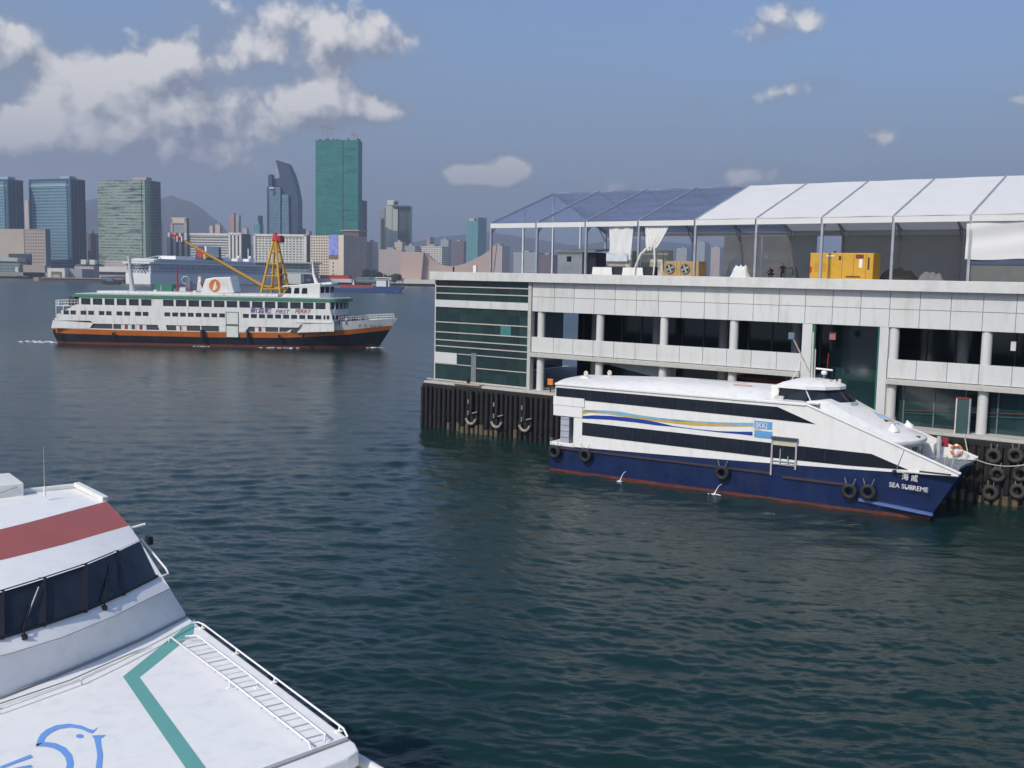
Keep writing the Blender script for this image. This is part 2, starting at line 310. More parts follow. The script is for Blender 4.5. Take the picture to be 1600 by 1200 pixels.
# ------------------------------------------------------------------ water
def make_water():
    rng = np.random.default_rng(3)
    rows = [16*1024/d for d in np.arange(11.5, 520, 0.9)] + list(np.linspace(31.2, 14, 60))
    r = np.array(sorted(set(rows))); nth = 760; th = np.linspace(-radians(37), radians(37), nth)
    R, T = np.meshgrid(r, th, indexing='ij'); X = R*np.sin(T); Y = R*np.cos(T); Z = np.zeros_like(X)
    cell = np.maximum(np.gradient(r)[:, None]*0.5, R*(th[1]-th[0])*0.7)
    wx = X+1.2*np.sin(Y*0.11+0.5)+0.8*np.sin(X*0.17+Y*0.07); wy = Y+1.0*np.sin(X*0.13)+0.7*np.cos(X*0.05-Y*0.15)
    for i in range(64):
        lam = 0.5*(7.5/0.5)**rng.random(); a = radians(86)+rng.normal(0, 0.42); k = 2*pi/lam
        amp = 0.0042*lam**0.7*(0.6+0.8*rng.random())
        fade = np.clip((lam/(cell*2.6)-1.0), 0, 1)
        ph = k*(wx*cos(a)+wy*sin(a))+rng.random()*6.28
        Z += amp*fade*(np.sin(ph)+0.25*np.sin(2*ph+1.0))
    patch = 0.78+0.34*np.sin(X*0.075+2.1*np.sin(Y*0.033+1))*np.sin(Y*0.06+1.5*np.sin(X*0.04))+0.25*np.sin(X*0.031+1.3*np.sin(Y*0.021))*np.sin(Y*0.027+X*0.012)
    Z *= patch
    edge = np.clip((radians(37)-np.abs(T))/0.03, 0, 1)*np.clip((r[-1]-R)/100, 0, 1)*np.clip((R-r[0])/3, 0, 1); Z *= edge
    V = np.stack([X, Y, Z], -1).reshape(-1, 3); nr = len(r); nv = len(V)
    i, j = np.meshgrid(np.arange(nr-1), np.arange(nth-1), indexing='ij'); a = (i*nth+j).ravel()
    F = np.stack([a, a+1, a+nth+1, a+nth], -1)[:, ::-1]
    # the rest of the harbour, flat rings and the sector behind the camera
    v2 = []; f2 = []
    def q(r0, r1, t0, t1, n):
        for m_ in range(n):
            ta, tb = t0+(t1-t0)*m_/n, t0+(t1-t0)*(m_+1)/n; o = nv+len(v2)
            for (rr, tt) in ((r0, ta), (r1, ta), (r1, tb), (r0, tb)): v2.append((rr*sin(tt), rr*cos(tt), 0.0))
            f2.append((o, o+1, o+2, o+3))
    t1 = radians(37)
    q(0.0, r[0], -t1, t1, 12); q(r[-1], 9000, -t1, t1, 24); q(0.0, 9000, t1, 2*pi-t1, 60)
    V = np.concatenate([V, np.array(v2)]); F = np.concatenate([F, np.array(f2)[:, ::-1]])
    me = bpy.data.meshes.new('harbour_water'); me.vertices.add(len(V)); me.vertices.foreach_set('co', V.ravel().astype(np.float32))
    me.loops.add(F.size); me.loops.foreach_set('vertex_index', F.ravel().astype(np.int32))
    me.polygons.add(len(F)); me.polygons.foreach_set('loop_start', (np.arange(len(F))*4).astype(np.int32)); me.polygons.foreach_set('loop_total', np.full(len(F), 4, np.int32))
    me.polygons.foreach_set('use_smooth', np.ones(len(F), bool)); me.update(calc_edges=True)
    m = bpy.data.materials.new('sea_water'); m.use_nodes = True; t = NT(m.node_tree); b = t.n['Principled BSDF']
    tcx = t.new('ShaderNodeTexCoord').outputs['Object']
    n1 = t.noise(tcx, 0.03, 3)
    t.put(b.inputs['Base Color'], t.mix(n1, (0.004, 0.021, 0.019), (0.007, 0.028, 0.025)))
    b.inputs['IOR'].default_value = 1.333; t.put(b.inputs['Roughness'], t.rng(t.vm('LENGTH', tcx), 60, 320, 0.07, 0.27))   # open water is rougher than the basin by the pier
    hN = t.math('ADD', t.noise(t.vm('MULTIPLY', tcx, (0.65, 2.0, 1)), 1.5, 5, 0.62), t.math('MULTIPLY', t.noise(t.vm('MULTIPLY', tcx, (0.4, 1.1, 1)), 0.25, 4, 0.55), 2.5))
    bn = t.new('ShaderNodeBump'); bn.inputs['Strength'].default_value = 0.6; bn.inputs['Distance'].default_value = 0.08
    t.put(bn.inputs['Height'], hN); t.l.new(bn.outputs[0], b.inputs['Normal'])
    me.materials.append(m); o = bpy.data.objects.new('harbour_water', me); COL.objects.link(o); tag(o, kind='structure')
make_water()

# ------------------------------------------------------------------ ferry pier
PA = -0.6332146436462555
PF = Frame((1.9156, 100.9597, 0), PA)
U1 = 62.0
def pier():
    d = empty('ferry_pier', PF.o, PA, 'concrete ferry pier on dark timber piles under the white terminal building', 'pier')
    MB().slab([(-13.1, -1.15), (U1, -1.15), (U1, 26), (-13.1, 26)], 4.58, 4.8).build('deck_slab', concrete, d, bevel=0.03)
    MB().box(-13.0, U1, -1.30, 25.5, -0.6, 4.57).build('sea_wall', mat('dark_sea_wall', (0.02, 0.02, 0.02), 0.8, var=0.4), d)
    for z in (4.1, 1.45): MB().box(-13.1, U1, -1.40, -1.305, z, z+0.42).build('timber_waling', timber, d)
    x = -12.95; k = 0
    while x < U1-12 and k < 99:
        b = MB(); b.k = 0; r = random.uniform(.17, .22); dz = random.uniform(-.1, .1)
        b.tube([(x, -1.52, 0.75), (x+random.uniform(-.03, .03), -1.50, 4.3+dz)], r, 8)
        b.k = random.choice((0, 1, 1)); b.tube([(x, -1.52, -0.6), (x, -1.52, 0.75+random.uniform(-.35, .3))], r*1.08, 8)
        b.build('fender_pile', [timber, weed], d); x += 0.62+random.uniform(-.05, .05); k += 1
    for i in range(5): pass
    # low kerb rail in front of the glass and tan mooring ledge
    MB().tube([(-12.9, -0.35, 5.02), (-13.0, -0.75, 5.02), (-12.8, -0.95, 5.02), (-8.0, -0.95, 5.02)], 0.05, 6).build('kerb_rail', concrete, d)
    MB().box(-8.9, -5.4, -1.45, -0.6, 4.8, 4.95).build('mooring_ledge', mat('tan_concrete', (0.42, 0.36, 0.25), 0.8), d, bevel=0.03)
    return d
pier()
def bollard(x, y, lab):
    b = empty('mooring_bollard', PF.world(x, y, 4.95), PA, lab, 'bollard')
    MB().tube([(0, 0, 0), (0, 0, 0.35), (0, 0, 0.42)], [0.17, 0.14, 0.24], 12).build('bollard_post', black, b, True)
    MB().tube([(-.28, 0, 0.3), (.28, 0, 0.3)], 0.06, 8).build('cross_bar', black, b, True)
bollard(-7.2, -1.0, 'small black bollard on the tan ledge before the green glass')

def terminal():
    t = empty('terminal_building', PF.o, PA, 'white panelled terminal building with round columns and green glass end beside the water', 'building')
    gl = glassm('green_curtain_glass', (0.012, 0.030, 0.030), 0.07, 0.7, 0.5, 1.55, 3.0, (0.025, 0.060, 0.056))
    MB().box(-12.5, -0.5, 0.0, 0.25, 4.85, 15.4).build('glass_wall', gl, t)
    MB().box(-12.5, -12.25, 0.25, 24, 4.85, 15.4).build('glass_side_wall', gl, t)
    pinkish = mat('pale_mullion', (0.50, 0.46, 0.42), 0.5, var=0.06)
    for z in (14.76, 14.06, 11.03, 9.98, 9.16, 8.51): MB().box(-12.55, -0.5, -0.09, -0.002, z-0.05, z+0.05).build('mullion', pinkish, t)
    MB().box(-12.55, -7.6, -0.09, -0.002, 6.62, 6.70).build('mullion', pinkish, t)
    MB().box(-6.9, -0.5, -0.09, -0.002, 6.42, 6.50).build('mullion', pinkish, t)
    MB().box(-9.4, -0.5, -0.09, -0.002, 7.75, 7.83).build('mullion', pinkish, t)
    MB().box(-12.55, -0.5, -0.14, -0.002, 12.62, 13.36).build('spandrel_band', panelw, t)
    MB().box(-12.55, -9.5, -0.14, -0.002, 6.70, 7.85).build('spandrel_panel', panelw, t)
    MB().box(-12.6, -0.5, -0.12, -0.002, 4.85, 5.0).build('sill', pinkish, t)
    MB().box(-12.6, -12.45, -0.12, -0.002, 5.0, 15.4).build('corner_mullion', pinkish, t)
    MB().box(-3.9, -2.6, -0.06, -0.003, 9.98, 11.0).build('window_vent', mat('pale_teal_glass', (0.06, 0.2, 0.19), 0.2), t)
    MB().box(-7.6, -6.95, -0.10, -0.002, 5.0, 8.0).build('grey_pier_strip', mat('grey_cladding', (0.16, 0.18, 0.19), 0.5), t)
    MB().box(-0.5, -0.12, -0.16, 0.5, 4.8, 15.38).build('corner_pilaster', concrete, t, bevel=0.02)
    # thin vertical joints of the curtain wall
    b = MB()
    for i in range(1, 8): b.box(-12.5+i*1.5-0.015, -12.5+i*1.5+0.015, -0.02, -0.001, 5.0, 15.4)
    b.build('glazing_joints', mat('dark_joint', (0.02, 0.04, 0.04), 0.4), t)
    # parapet, fascia and roof
    MB().box(-12.95, U1, -0.62, 0.15, 15.42, 16.28).build('parapet', mat('parapet_concrete', (0.60, 0.60, 0.57), 0.6, var=0.05, dirt=((0.35, 0.34, 0.3), 0.4), ds=0.3, streak=True), t, bevel=0.03)
    MB().box(-12.9, U1, 0.15, 26, 15.5, 15.88).build('roof', concrete, t)
    # upper cladding: separate panels over a dark backing
    back = mat('panel_joint_grey', (0.22, 0.22, 0.22), 0.7)
    MB().box(-0.12, U1, 0.10, 0.40, 12.6, 15.41).build('cladding_backing', back, t)
    us = [-0.10]+[0.23+2.27*i for i in range(1, 28)]
    for z0, z1 in ((12.58, 13.98), (14.02, 15.40)):
        b = MB()
        for a, c in zip(us[:-1], us[1:]):
            j = random.uniform(-.006, .006); b.box(a+.02, c-.02, 0.0+j, 0.10, z0, z1)
        b.build('cladding_panels', panelw, t)
    for (a0, a1) in ((-0.12, 27.3), (34.35, U1)):
        MB().box(a0, a1, 0.12, 0.45, 8.55, 10.05).build('balustrade_backing', back, t)
        b = MB(); u2 = [a0]+[u_ for u_ in us if a0+.4 < u_ < a1-.4]+[a1]
        for a, c in zip(u2[:-1], u2[1:]):
            j = random.uniform(-.006, .006); b.box(a+.02, c-.02, 0.02+j, 0.12, 8.58, 10.07)
        b.build('balustrade_panels', panelw, t)
        MB().box(a0, a1, -0.28, 0.5, 8.10, 8.52).build('ledge', concrete, t, bevel=0.03)
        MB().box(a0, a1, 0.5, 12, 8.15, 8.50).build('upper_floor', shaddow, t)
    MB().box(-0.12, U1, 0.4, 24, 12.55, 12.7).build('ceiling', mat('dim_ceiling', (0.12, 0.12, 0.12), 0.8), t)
    for i in range(9):
        u_ = 0.737+6.78*i
        if i == 4: continue
        z1 = 12.58
        MB().tube([(u_, 0.47, 4.8), (u_, 0.47, z1)], 0.38, 24).build('column', panelw, t, True)
    MB().box(27.3, 28.15, 0.03, 0.95, 4.8, 12.57).build('square_pillar', panelw, t, bevel=0.03)
    MB().box(33.6, 34.3, 0.03, 0.95, 4.8, 12.57).build('square_pillar', panelw, t, bevel=0.03)
    for i in range(8): MB().tube([(3.5+7.0*i, 6.2, 4.8), (3.5+7.0*i, 6.2, 12.55)], 0.45, 16).build('inner_column', mat('inner_column_paint', (0.42, 0.42, 0.41), 0.7), t, True)
    dg = glassm('dark_teal_glass', (0.012, 0.035, 0.04), 0.12, 0.6, 0.5, 2.3, 2.6, (0.02, 0.06, 0.065))
    MB().box(-0.2, U1, 8.6, 8.8, 4.82, 12.5).build('inner_glass_wall', dg, t)
    MB().box(28.2, 33.5, 4.2, 4.4, 4.82, 12.5).build('entrance_glass', dg, t)
    for i in range(24): MB().box(0.5+2.3*i, 0.62+2.3*i, 8.5, 8.6, 8.5, 12.5).build('inner_mullion', mat('dull_aluminium', (0.13, 0.14, 0.15), 0.5), t)
    # stair soffit seen under the first floor and beams
    MB().prism([(5.2, 8.1), (14.2, 8.1), (14.2, 7.0), (12.5, 6.9)], 2.0, 3.2).build('stair_soffit', mat('pale_soffit', (0.30, 0.36, 0.38), 0.7), t)
    b = MB()
    for i in range(10): b.box(0.45+6.78*i, 1.0+6.78*i, 0.8, 8.4, 7.75, 8.14)
    b.build('floor_beams', mat('beam_grey', (0.28, 0.28, 0.28), 0.8), t)
    MB().box(34.9, U1, 1.25, 1.4, 4.82, 8.1).build('ground_floor_glass', dg, t)
    for i in range(10): MB().box(35.4+2.3*i, 35.5+2.3*i, 1.18, 1.25, 4.82, 8.1).build('glass_post', mat('dull_aluminium', (0.13, 0.14, 0.15), 0.5), t)
    MB().tube([(16, 7.4, 7.3), (19.5, 7.2, 6.9), (25, 7.0, 6.8)], 0.10, 6).build('red_pipe', redp, t)
    MB().tube([(35.5, 1.1, 6.0), (44, 1.1, 6.5), (56, 1.1, 7.1)], 0.022, 6).build('red_reflection', mat('dull_red', (0.20, 0.03, 0.03), .5), t)  # thin red tube painted as a reflection line on the glass
    MB().tube([(35.5, 1.1, 5.8), (44, 1.1, 6.2), (56, 1.1, 6.5)], 0.022, 6).build('green_reflection', mat('green_reflection_tone', (0.02, 0.12, 0.07), 0.5), t)  # green tube, likewise a glass reflection given as solid colour
    MB().tube([(28.35, -0.05, 5.0), (28.35, -0.05, 12.5)], 0.10, 8).build('green_downpipe', mat('green_pipe_paint', (0.03, 0.16, 0.06), 0.5), t)
    MB().box(33.50, 33.58, -0.02, 0.1, 4.85, 12.55).build('green_glass_edge', mat('green_glass_edge', (0.02, 0.16, 0.12), 0.3), t)
    MB().box(29.3, 29.8, 0.9, 1.1, 11.3, 11.9).build('wall_lamp', mat('dull_red_box', (0.35, 0.13, 0.13), 0.5), t)
    MB().box(43.0, 43.35, 0.8, 1.0, 11.2, 11.9).build('wall_notice', panelw, t)
    return t
terminal()
def gate_post(u_):
    g_ = empty('gangway_frame', PF.world(u_, -0.6, 4.8), PA, 'dark gangway frame with a red and white edge post beside the right column', 'gangway frame')
    MB().box(0, 0.08, 0, 0.3, 0, 2.7).build('edge_post', mat('white_red_post', (0.7, 0.6, 0.6), 0.5), g_)
    MB().box(0.08, 0.95, 0.05, 0.12, 0, 2.65).build('dark_panel', mat('dull_green_panel', (0.03, 0.07, 0.07), 0.5), g_)
    MB().box(0.0, 1.0, 0, 0.3, 2.65, 2.75).build('top_bar', mat('dull_red', (0.20, 0.03, 0.03), .5), g_)
    MB().box(0.95, 1.03, 0, 0.3, 0, 2.7).build('rear_post', steel, g_)
gate_post(39.75)
def waste(u_, y, lab, c):
    g_ = empty('notice_box', PF.world(u_, y, 4.8), PA, lab, 'notice box')
    MB().box(-.3, .3, -.1, .1, 0.7, 1.3).build('box', c, g_, bevel=0.02)
    MB().box(-.05, .05, -.05, .05, 0, 0.7).build('stand', black, g_)
waste(2.5, -0.3, 'small orange notice box on the pier by the first column', mat('orange_sign', (0.7, 0.22, 0.04), 0.5))

def tyre(loc, rz, R, r, lab, grp, rope=(0.6, 0.25), worn=False):
    o = empty('tyre_fender', loc, rz, lab, 'tyre fender', grp)
    b = MB(); b.torus((0, 0, 0), (0, 1, 0), R, r, 22, 10); tb = b.build('tyre', mat('worn_rubber', (0.035, 0.033, 0.03), 0.75, var=0.4, dirt=((0.12, 0.11, 0.08), 0.6), ds=2.0) if worn else black, o, True)
    for s_ in (-1, 1): MB().tube([(s_*R*0.4, -.02, R*0.8), (s_*(R*0.4+rope[1]), 0.0, R+rope[0])], 0.025, 5).build('rope', chainm, o)
    return o
# rubber fenders with bleached chains below the green glass
for k, (px, nm) in enumerate(((735, 'left of three'), (775, 'middle of three'), (819, 'right of three'))):
    x = PF.px(px, 640, -1.8)[0]
    o = empty('chain_fender', PF.world(x, -1.75, 0), PA, 'dark rubber fender with looped bleached chain under the green glass, %s' % nm, 'fender', 'chain fenders on the timber piles')
    MB().tube([(0, 0, 4.3), (0.05, 0, 3.2), (0.0, 0, 2.0)], [0.22, 0.18, 0.2], 8).build('rubber_block', black, o, True)
    for z in (3.3, 2.15): MB().box(-.24, -.1, -.25, -.12, z-.3, z+.12).build('chain_link', chainm, o, bevel=0.02)
    MB().torus((0.12, -0.1, 1.55), (0, 1, 0), 0.60, 0.15, 16, 8, arc=pi*0.95, a0=pi*1.02).build('chain_loop', chainm, o, True)
    MB().tube([(0.3, -.15, 2.05), (0.95, -.15, 2.25)], 0.06, 6).build('shackle_bar', chainm, o)
for (px, py) in ((1547, 770), (1590, 768), (1558, 742), (1594, 741), (1552, 713), (1586, 712)):
    x, z = PF.px(px, py, -1.9)
    tyre(PF.world(x, -1.85, z), PA, 0.42, 0.17, 'worn black tyre stacked on the timber piles beyond the blue bow', 'tyres on the piles beyond the bow', (0.5, 0.05), True)
for i in range(5):
    x = 46.5+i*1.9
    for z in (1.2, 2.5): tyre(PF.world(x, -1.85, z), PA, 0.42, 0.17, 'worn black tyre stacked on the timber piles beyond the blue bow', 'tyres on the piles beyond the bow', (0.5, 0.05), True)

# ------------------------------------------------------------------ marquee on the roof
ZR, ZE, ZG, BAY, B0 = 15.88, 21.25, 25.05, 5.72, -6.1
Y0, YC, Y1 = 1.0, 12.2, 23.4
def marquee():
    t = empty('roof_marquee', PF.world(0, 0, ZR), PA, 'long white framed marquee with clear roof bays at its left end on the terminal roof', 'marquee')
    def B(): return MB()
    def P(u_, y, z): return (u_, y, z-ZR)
    m = bpy.data.materials.new('clear_pvc'); m.use_nodes = True; n = NT(m.node_tree)
    b = n.n['Principled BSDF']; b.inputs['Base Color'].default_value = (0.17, 0.19, 0.27, 1); b.inputs['Roughness'].default_value = 0.12
    nz = n.noise(n.vm('MULTIPLY', n.new('ShaderNodeTexCoord').outputs['Object'], (0.12, 0.5, 1.2)), 1.5, 4)
    tr = n.new('ShaderNodeBsdfTransparent'); tr.inputs[0].default_value = (0.74, 0.78, 0.88, 1)
    mx = n.new('ShaderNodeMixShader'); n.put(mx.inputs[0], n.rng(nz, 0.35, 0.65, 0.42, 0.22)); n.l.new(b.outputs[0], mx.inputs[1]); n.l.new(tr.outputs[0], mx.inputs[2])
    n.l.new(mx.outputs[0], n.n['Material Output'].inputs[0])
    NB = 11
    us = [B0+BAY*i for i in range(NB+1)]
    for i, u_ in enumerate(us):
        for y in (Y0, Y1): B().box(u_-.10, u_+.10, y-.12, y+.12, 0, ZE-ZR).build('post', alum, t, bevel=0.01)
        for ya in (Y0, Y1):
            B().bar(P(u_, ya, ZE+.03), P(u_, YC, ZG+.03), 0.16, 0.24).build('rafter', alum, t)
            s_ = 1 if ya == Y0 else -1
            B().bar(P(u_, ya, ZE-1.1), P(u_, ya+s_*1.6, ZE+0.45), 0.1, 0.1).build('knee_brace', alum, t)
    for i in (0,):
        B().box(us[0]-.08, us[0]+.08, YC-.1, YC+.1, 0, ZG-ZR).build('gable_post', mat('pale_post', (0.6, 0.61, 0.65), 0.5), t)
        for y, z in ((6.6, 23.05), (17.8, 23.05)): B().box(us[0]-.08, us[0]+.08, y-.1, y+.1, 0, z-ZR).build('gable_post', mat('pale_post', (0.6, 0.61, 0.65), 0.5), t)
    for y, z in ((Y0, ZE), (YC, ZG), (Y1, ZE)): B().bar(P(us[0], y, z), P(us[-1], y, z), 0.12, 0.16).build('purlin', pvc if y == YC else alum, t)
    rnd = random.Random(4)
    for i in range(NB):
        a, c = us[i]+.09, us[i+1]-.09
        mt = m if i < 4 else pvc
        for ya in (Y0-.25, Y1+.25):
            rows = []
            for r_ in range(13):
                f = r_/12; y = ya+(YC-ya)*f; z = ZE-.08+(ZG-ZE+.08)*f
                rows.append([P(a+(c-a)*q/8, y, z+.10-0.10*sin(pi*q/8)*sin(pi*f)-0.015*sin(f*25+q)) for q in range(9)])
            B().grid(rows).build('roof_panel', mt, t, True)
            y_ = ya-.02 if ya < YC else ya+.02
            B().box(a, c, min(y_, ya), max(y_, ya), ZE-.48-ZR, ZE-.02-ZR).build('valance', pvc, t)
    # lining behind the fabric bays
    def curtain(name, u0, u1, z0, z1, y, mt, amp=0.06, taper=0.0, n_=26, nz_=10):
        rows = []
        for j in range(nz_+1):
            f = j/nz_; z = z1+(z0-z1)*f
            rows.append([P(u0+taper*f*0.5+(u1-u0-taper*f)*q/n_, y+amp*sin(q*1.9+3*sin(f*2+u0))*f+amp*.5*sin(q*.7+f*5), z+0.12*sin(pi*q/n_)*-f) for q in range(n_+1)])
        return B().grid(rows).build(name, mt, t, True)
    for a, c in ((9.25, 13.6), (13.7, 19.75), (22.3, 28.2), (28.3, 34), (34.1, 39.7), (39.8, 45.5), (45.6, 56)): curtain('rear_curtain', a, c, ZR, ZE-.45, Y1-.15, taupe, 0.05, n_=14)
    curtain('rear_curtain', 19.75, 22.3, 21.1, ZE-.45+.3, Y1-.15, taupe, 0.02, n_=6); curtain('rear_curtain', 19.75, 22.3, ZR, 18.85, Y1-.15, taupe, 0.02, n_=6)
    curtain('side_curtain', 7.82, 10.42, 17.68, 20.82, Y0-.02, pvc, 0.09, taper=0.35, n_=20)
    MB().box(7.75, 10.0, Y0-.24, Y0-.20, 17.55-ZR, 18.35-ZR).build('curtain_hem', mat('translucent_hem', (0.55, 0.58, 0.62), 0.5), t)
    rows = []                                    # gathered curtain
    for j in range(15):
        f = j/14; z = 20.82-2.15*f; l = 11.68+0.35*f**2; r_ = 14.13-1.25*f**1.3
        rows.append([P(l+(r_-l)*q/18, Y0-.02+(0.04+.16*f)*sin(q*2.3+f*3)-0.25*f, z+(0.2*f)*cos(q*.9)) for q in range(19)])
    B().grid(rows).build('gathered_curtain', pvc, t, True)
    B().tube([P(12.1, Y0-.3, 18.75), P(11.5, Y0-.35, 18.2), P(11.0, Y0-.4, 17.1), P(10.95, Y0-.4, 16.3)], [.14, .12, .07, .07], 7).build('curtain_tail', pvc, t, True)
    B().tube([P(12.85, Y0-.3, 18.8), P(12.95, Y0-.3, 17.6), P(12.85, Y0-.3, 16.3)], [.12, .09, .07], 7).build('curtain_tail', pvc, t, True)
    rows = []                                    # right hand side wall with sagging folds
    for j in range(17):
        f = j/16; rows.append([P(39.35+17.3*q/40, Y0-.03-0.10*sin(9*(f+0.02*q))*(1-f)-0.05*sin(q*.8), ZE-.45-2.85*f-0.06*sin(q*.5)*f) for q in range(41)])
    B().grid(rows).build('side_curtain', pvc, t, True)
    B().box(39.5, 56, Y0+.05, Y0+.12, 17.55-ZR, 17.9-ZR).build('low_panel', mat('blue_grey_sheet', (0.05, 0.07, 0.13), 0.6), t)
    B().box(39.5, 56, Y0+.12, Y0+.2, 0, 1.65).build('low_panel', mat('dull_tarpaulin', (0.12, 0.13, 0.12), 0.7), t)
marquee()

def on_roof(name, u_, y, lab, cat, grp=None): return empty(name, PF.world(u_, y, ZR), PA, lab, cat, grp)
def ac_unit(u_, y, wd, h, lab):
    o = on_roof('air_conditioner', u_, y, lab, 'air conditioner', 'beige air conditioners under the clear bays')
    MB().box(0, wd, 0, 1.1, 0, h).build('casing', mat('beige_casing', (0.55, 0.53, 0.43), 0.5), o, bevel=0.03)
    b = MB()
    for i in range(16): b.box(0.12+i*(wd*.72/16), 0.12+i*(wd*.72/16)+.05, -0.02, 0.0, h*.32, h*.6)
    b.build('grille', mat('grille_grey', (0.2, 0.2, 0.18), 0.6), o)
    MB().box(wd*.84, wd*.86, -.01, 0, 0.1, h-.1).build('door_seam', mat('grille_grey', (0.2, 0.2, 0.18), 0.6), o)
    MB().box(0, wd, -.05, .3, 0, 0.22).build('base', black, o)
ac_unit(5.6, 4.5, 2.8, 2.75, 'beige air conditioner behind the hanging flat curtain'); ac_unit(9.6, 4.0, 2.9, 2.8, 'beige air conditioner behind the gathered curtain')
def slabbox(u_, lab):
    o = on_roof('packing_board', u_, 0.75, lab, 'board', 'white boards by the parapet')
    MB().prism([(0, .3), (2.25, .3), (2.15, 1.1), (0.1, 1.1)], 0, .12).build('board', white, o, bevel=0.01)
    MB().box(1.2, 3.3, .25, .9, 0.2, 1.2).build('dark_bundle', mat('dark_blue_bundle', (0.015, 0.02, 0.03), 0.7), o, bevel=0.06)
slabbox(6.2, 'low white board leaning at the parapet below the flat curtain'); slabbox(9.5, 'low white board leaning at the parapet below the gathered curtain')
def crate():
    o = on_roof('fan_crate', 13.3, 1.9, 'tan slatted crate with two round fans behind the parapet', 'crate')
    tan = mat('tan_wood', (0.42, 0.26, 0.10), 0.7, var=0.15)
    MB().box(0, 3.6, 0, 1.3, 0, 1.75).build('crate_body', tan, o, bevel=0.02)
    b = MB()
    for i in range(10): b.box(0.05+.38*i, .11+.38*i, -.05, 0, 0, 1.75)
    b.build('slats', mat('pale_wood', (0.5, 0.34, 0.16), 0.7), o)
    for x in (.62, 2.15):
        f = MB().torus((x, -.08, 1.08), (0, 1, 0), .42, .06).build('fan', greypaint, o, True)
        MB().disc((x, -.06, 1.08), .4, th=.03).build('fan_disc', black, o); bl = MB()
        for a in range(4): bl.bar((x, -.1, 1.08), (x+.36*cos(a*pi/2+.4), -.1, 1.08+.36*sin(a*pi/2+.4)), .02, .16)
        bl.build('fan_blades', mat('fan_blade_grey', (0.35, 0.38, 0.3), 0.5), o)
crate()
def generator():
    o = on_roof('generator', 26.7, 2.6, 'yellow container generator behind the parapet under the white bays', 'generator')
    yl = mat('yellow_generator_paint', (0.60, 0.33, 0.03), 0.45, var=0.06, dirt=((0.4, 0.22, 0.05), 0.4), ds=0.6)
    MB().box(0, 5.3, 0, 1.9, 0, 2.55).build('casing', yl, o, bevel=0.04)
    dk = mat('dark_vent', (0.06, 0.04, 0.02), 0.6)
    for x0, x1, z0, z1, m_ in ((2.45, 2.65, 1.95, 2.3, dk), (3.85, 4.5, 2.1, 2.42, mat('dark_red_label', (0.16, 0.03, 0.02), 0.6)), (4.15, 4.42, 1.35, 2.05, white), (4.85, 5.0, 1.2, 2.2, dk), (3.1, 4.3, 0.55, 0.66, dk), (1.4, 2.1, 2.25, 2.36, white), (.05, .2, .9, 1.4, redp)):
        MB().box(x0, x1, -.02, 0, z0, z1).build('marking', m_, o)
    for x in (.02, .9, 1.8, 2.75, 3.7, 4.7): MB().box(x, x+.02, -.012, 0, .1, 2.45).build('door_seam', dk, o)
    b = MB()
    for i in range(7): b.box(.4, 1.4, -.015, 0, 1.0+.12*i, 1.03+.12*i)
    b.build('vent_louvres', mat('amber_shadow', (0.38, 0.2, 0.02), 0.6), o)  # louvre strips in a darkened casing yellow, painted as shadow
    MB().tube([(1.9, .6, 2.55), (1.9, .6, 2.72)], .1, 8).build('exhaust', dk, o)
generator()
def cabin():
    o = on_roof('site_cabin', -3.6, 9.5, 'pale site cabin with a lean-to roof behind the clear bays', 'cabin')
    MB().box(0, 3.1, 0, 2.6, 0, 2.75).build('wall', mat('cabin_wall', (0.55, 0.56, 0.53), 0.7), o)
    MB().hexa([(-.25, -.3, 2.75), (4.9, -.3, 2.75), (4.9, 2.9, 3.0), (-.25, 2.9, 3.0), (-.25, -.3, 2.95), (4.9, -.3, 2.95), (4.9, 2.9, 3.2), (-.25, 2.9, 3.2)]).build('roof', mat('cabin_roof', (0.45, 0.47, 0.45), 0.7), o)
    MB().box(1.2, 1.75, -.04, 0, 1.75, 2.3).build('window', blackw, o)
    MB().box(3.15, 4.6, .3, 2.4, 0, 2.72).build('dark_bay', mat('bay_dark', (0.06, 0.06, 0.08), 0.8), o)
cabin()
def bundle(name, u_, y, sc, m_, lab, cat, seed, n_=7):
    o = on_roof(name, u_, y, lab, cat); r = random.Random(seed); ph = [r.uniform(0, 6) for _ in range(8)]; rows = []
    pk = [(r.uniform(-.6, .6), r.uniform(-.4, .4), r.uniform(.55, 1), r.uniform(.25, .5)) for _ in range(n_)]
    for i in range(19):
        row = []
        for j in range(13):
            X = -1+2*i/18; Y = -1+2*j/12; e = max(0, 1-max(abs(X), abs(Y))**4)
            h = min(1, sum(.55*q[2]*math.exp(-(((X-q[0])/.45)**2+((Y-q[1])/.6)**2)) for q in pk))*e
            h += e*.07*(sin(X*14+ph[0]+3*Y)+sin(Y*11+ph[1]+4*X)+sin((X+Y)*19+ph[2]))
            row.append((X*sc[0]*.75, Y*sc[1]*.6, .14+max(0, h)*(sc[2]-.1)))
        rows.append(row)
    MB().grid(rows).build('sheet', m_, o)
    MB().box(-sc[0]*.76, sc[0]*.76, -sc[1]*.6, sc[1]*.6, 0, .15).build('pallet', mat('tan_wood', (0.42, 0.26, 0.10), 0.7), o)
bundle('folded_canvas', 20.9, 1.6, (1.4, 1, 1.25), pvc, 'crumpled white canvas heap on the roof left of the yellow generator', 'canvas heap', 3)
bundle('tarpaulin_heap', 15.9, 12, (1.6, 1, 2.1), mat('grey_blue_tarp', (0.22, 0.27, 0.33), 0.6), 'grey blue tarpaulin heap under the marquee by its rear curtain', 'tarpaulin heap', 5)
bundle('rubbish_sack', 14.9, 6, (.45, .6, 2.0), mat('white_sack', (0.6, 0.6, 0.64), 0.5), 'tall white sack right of the fan crate', 'sack', 8, 4)
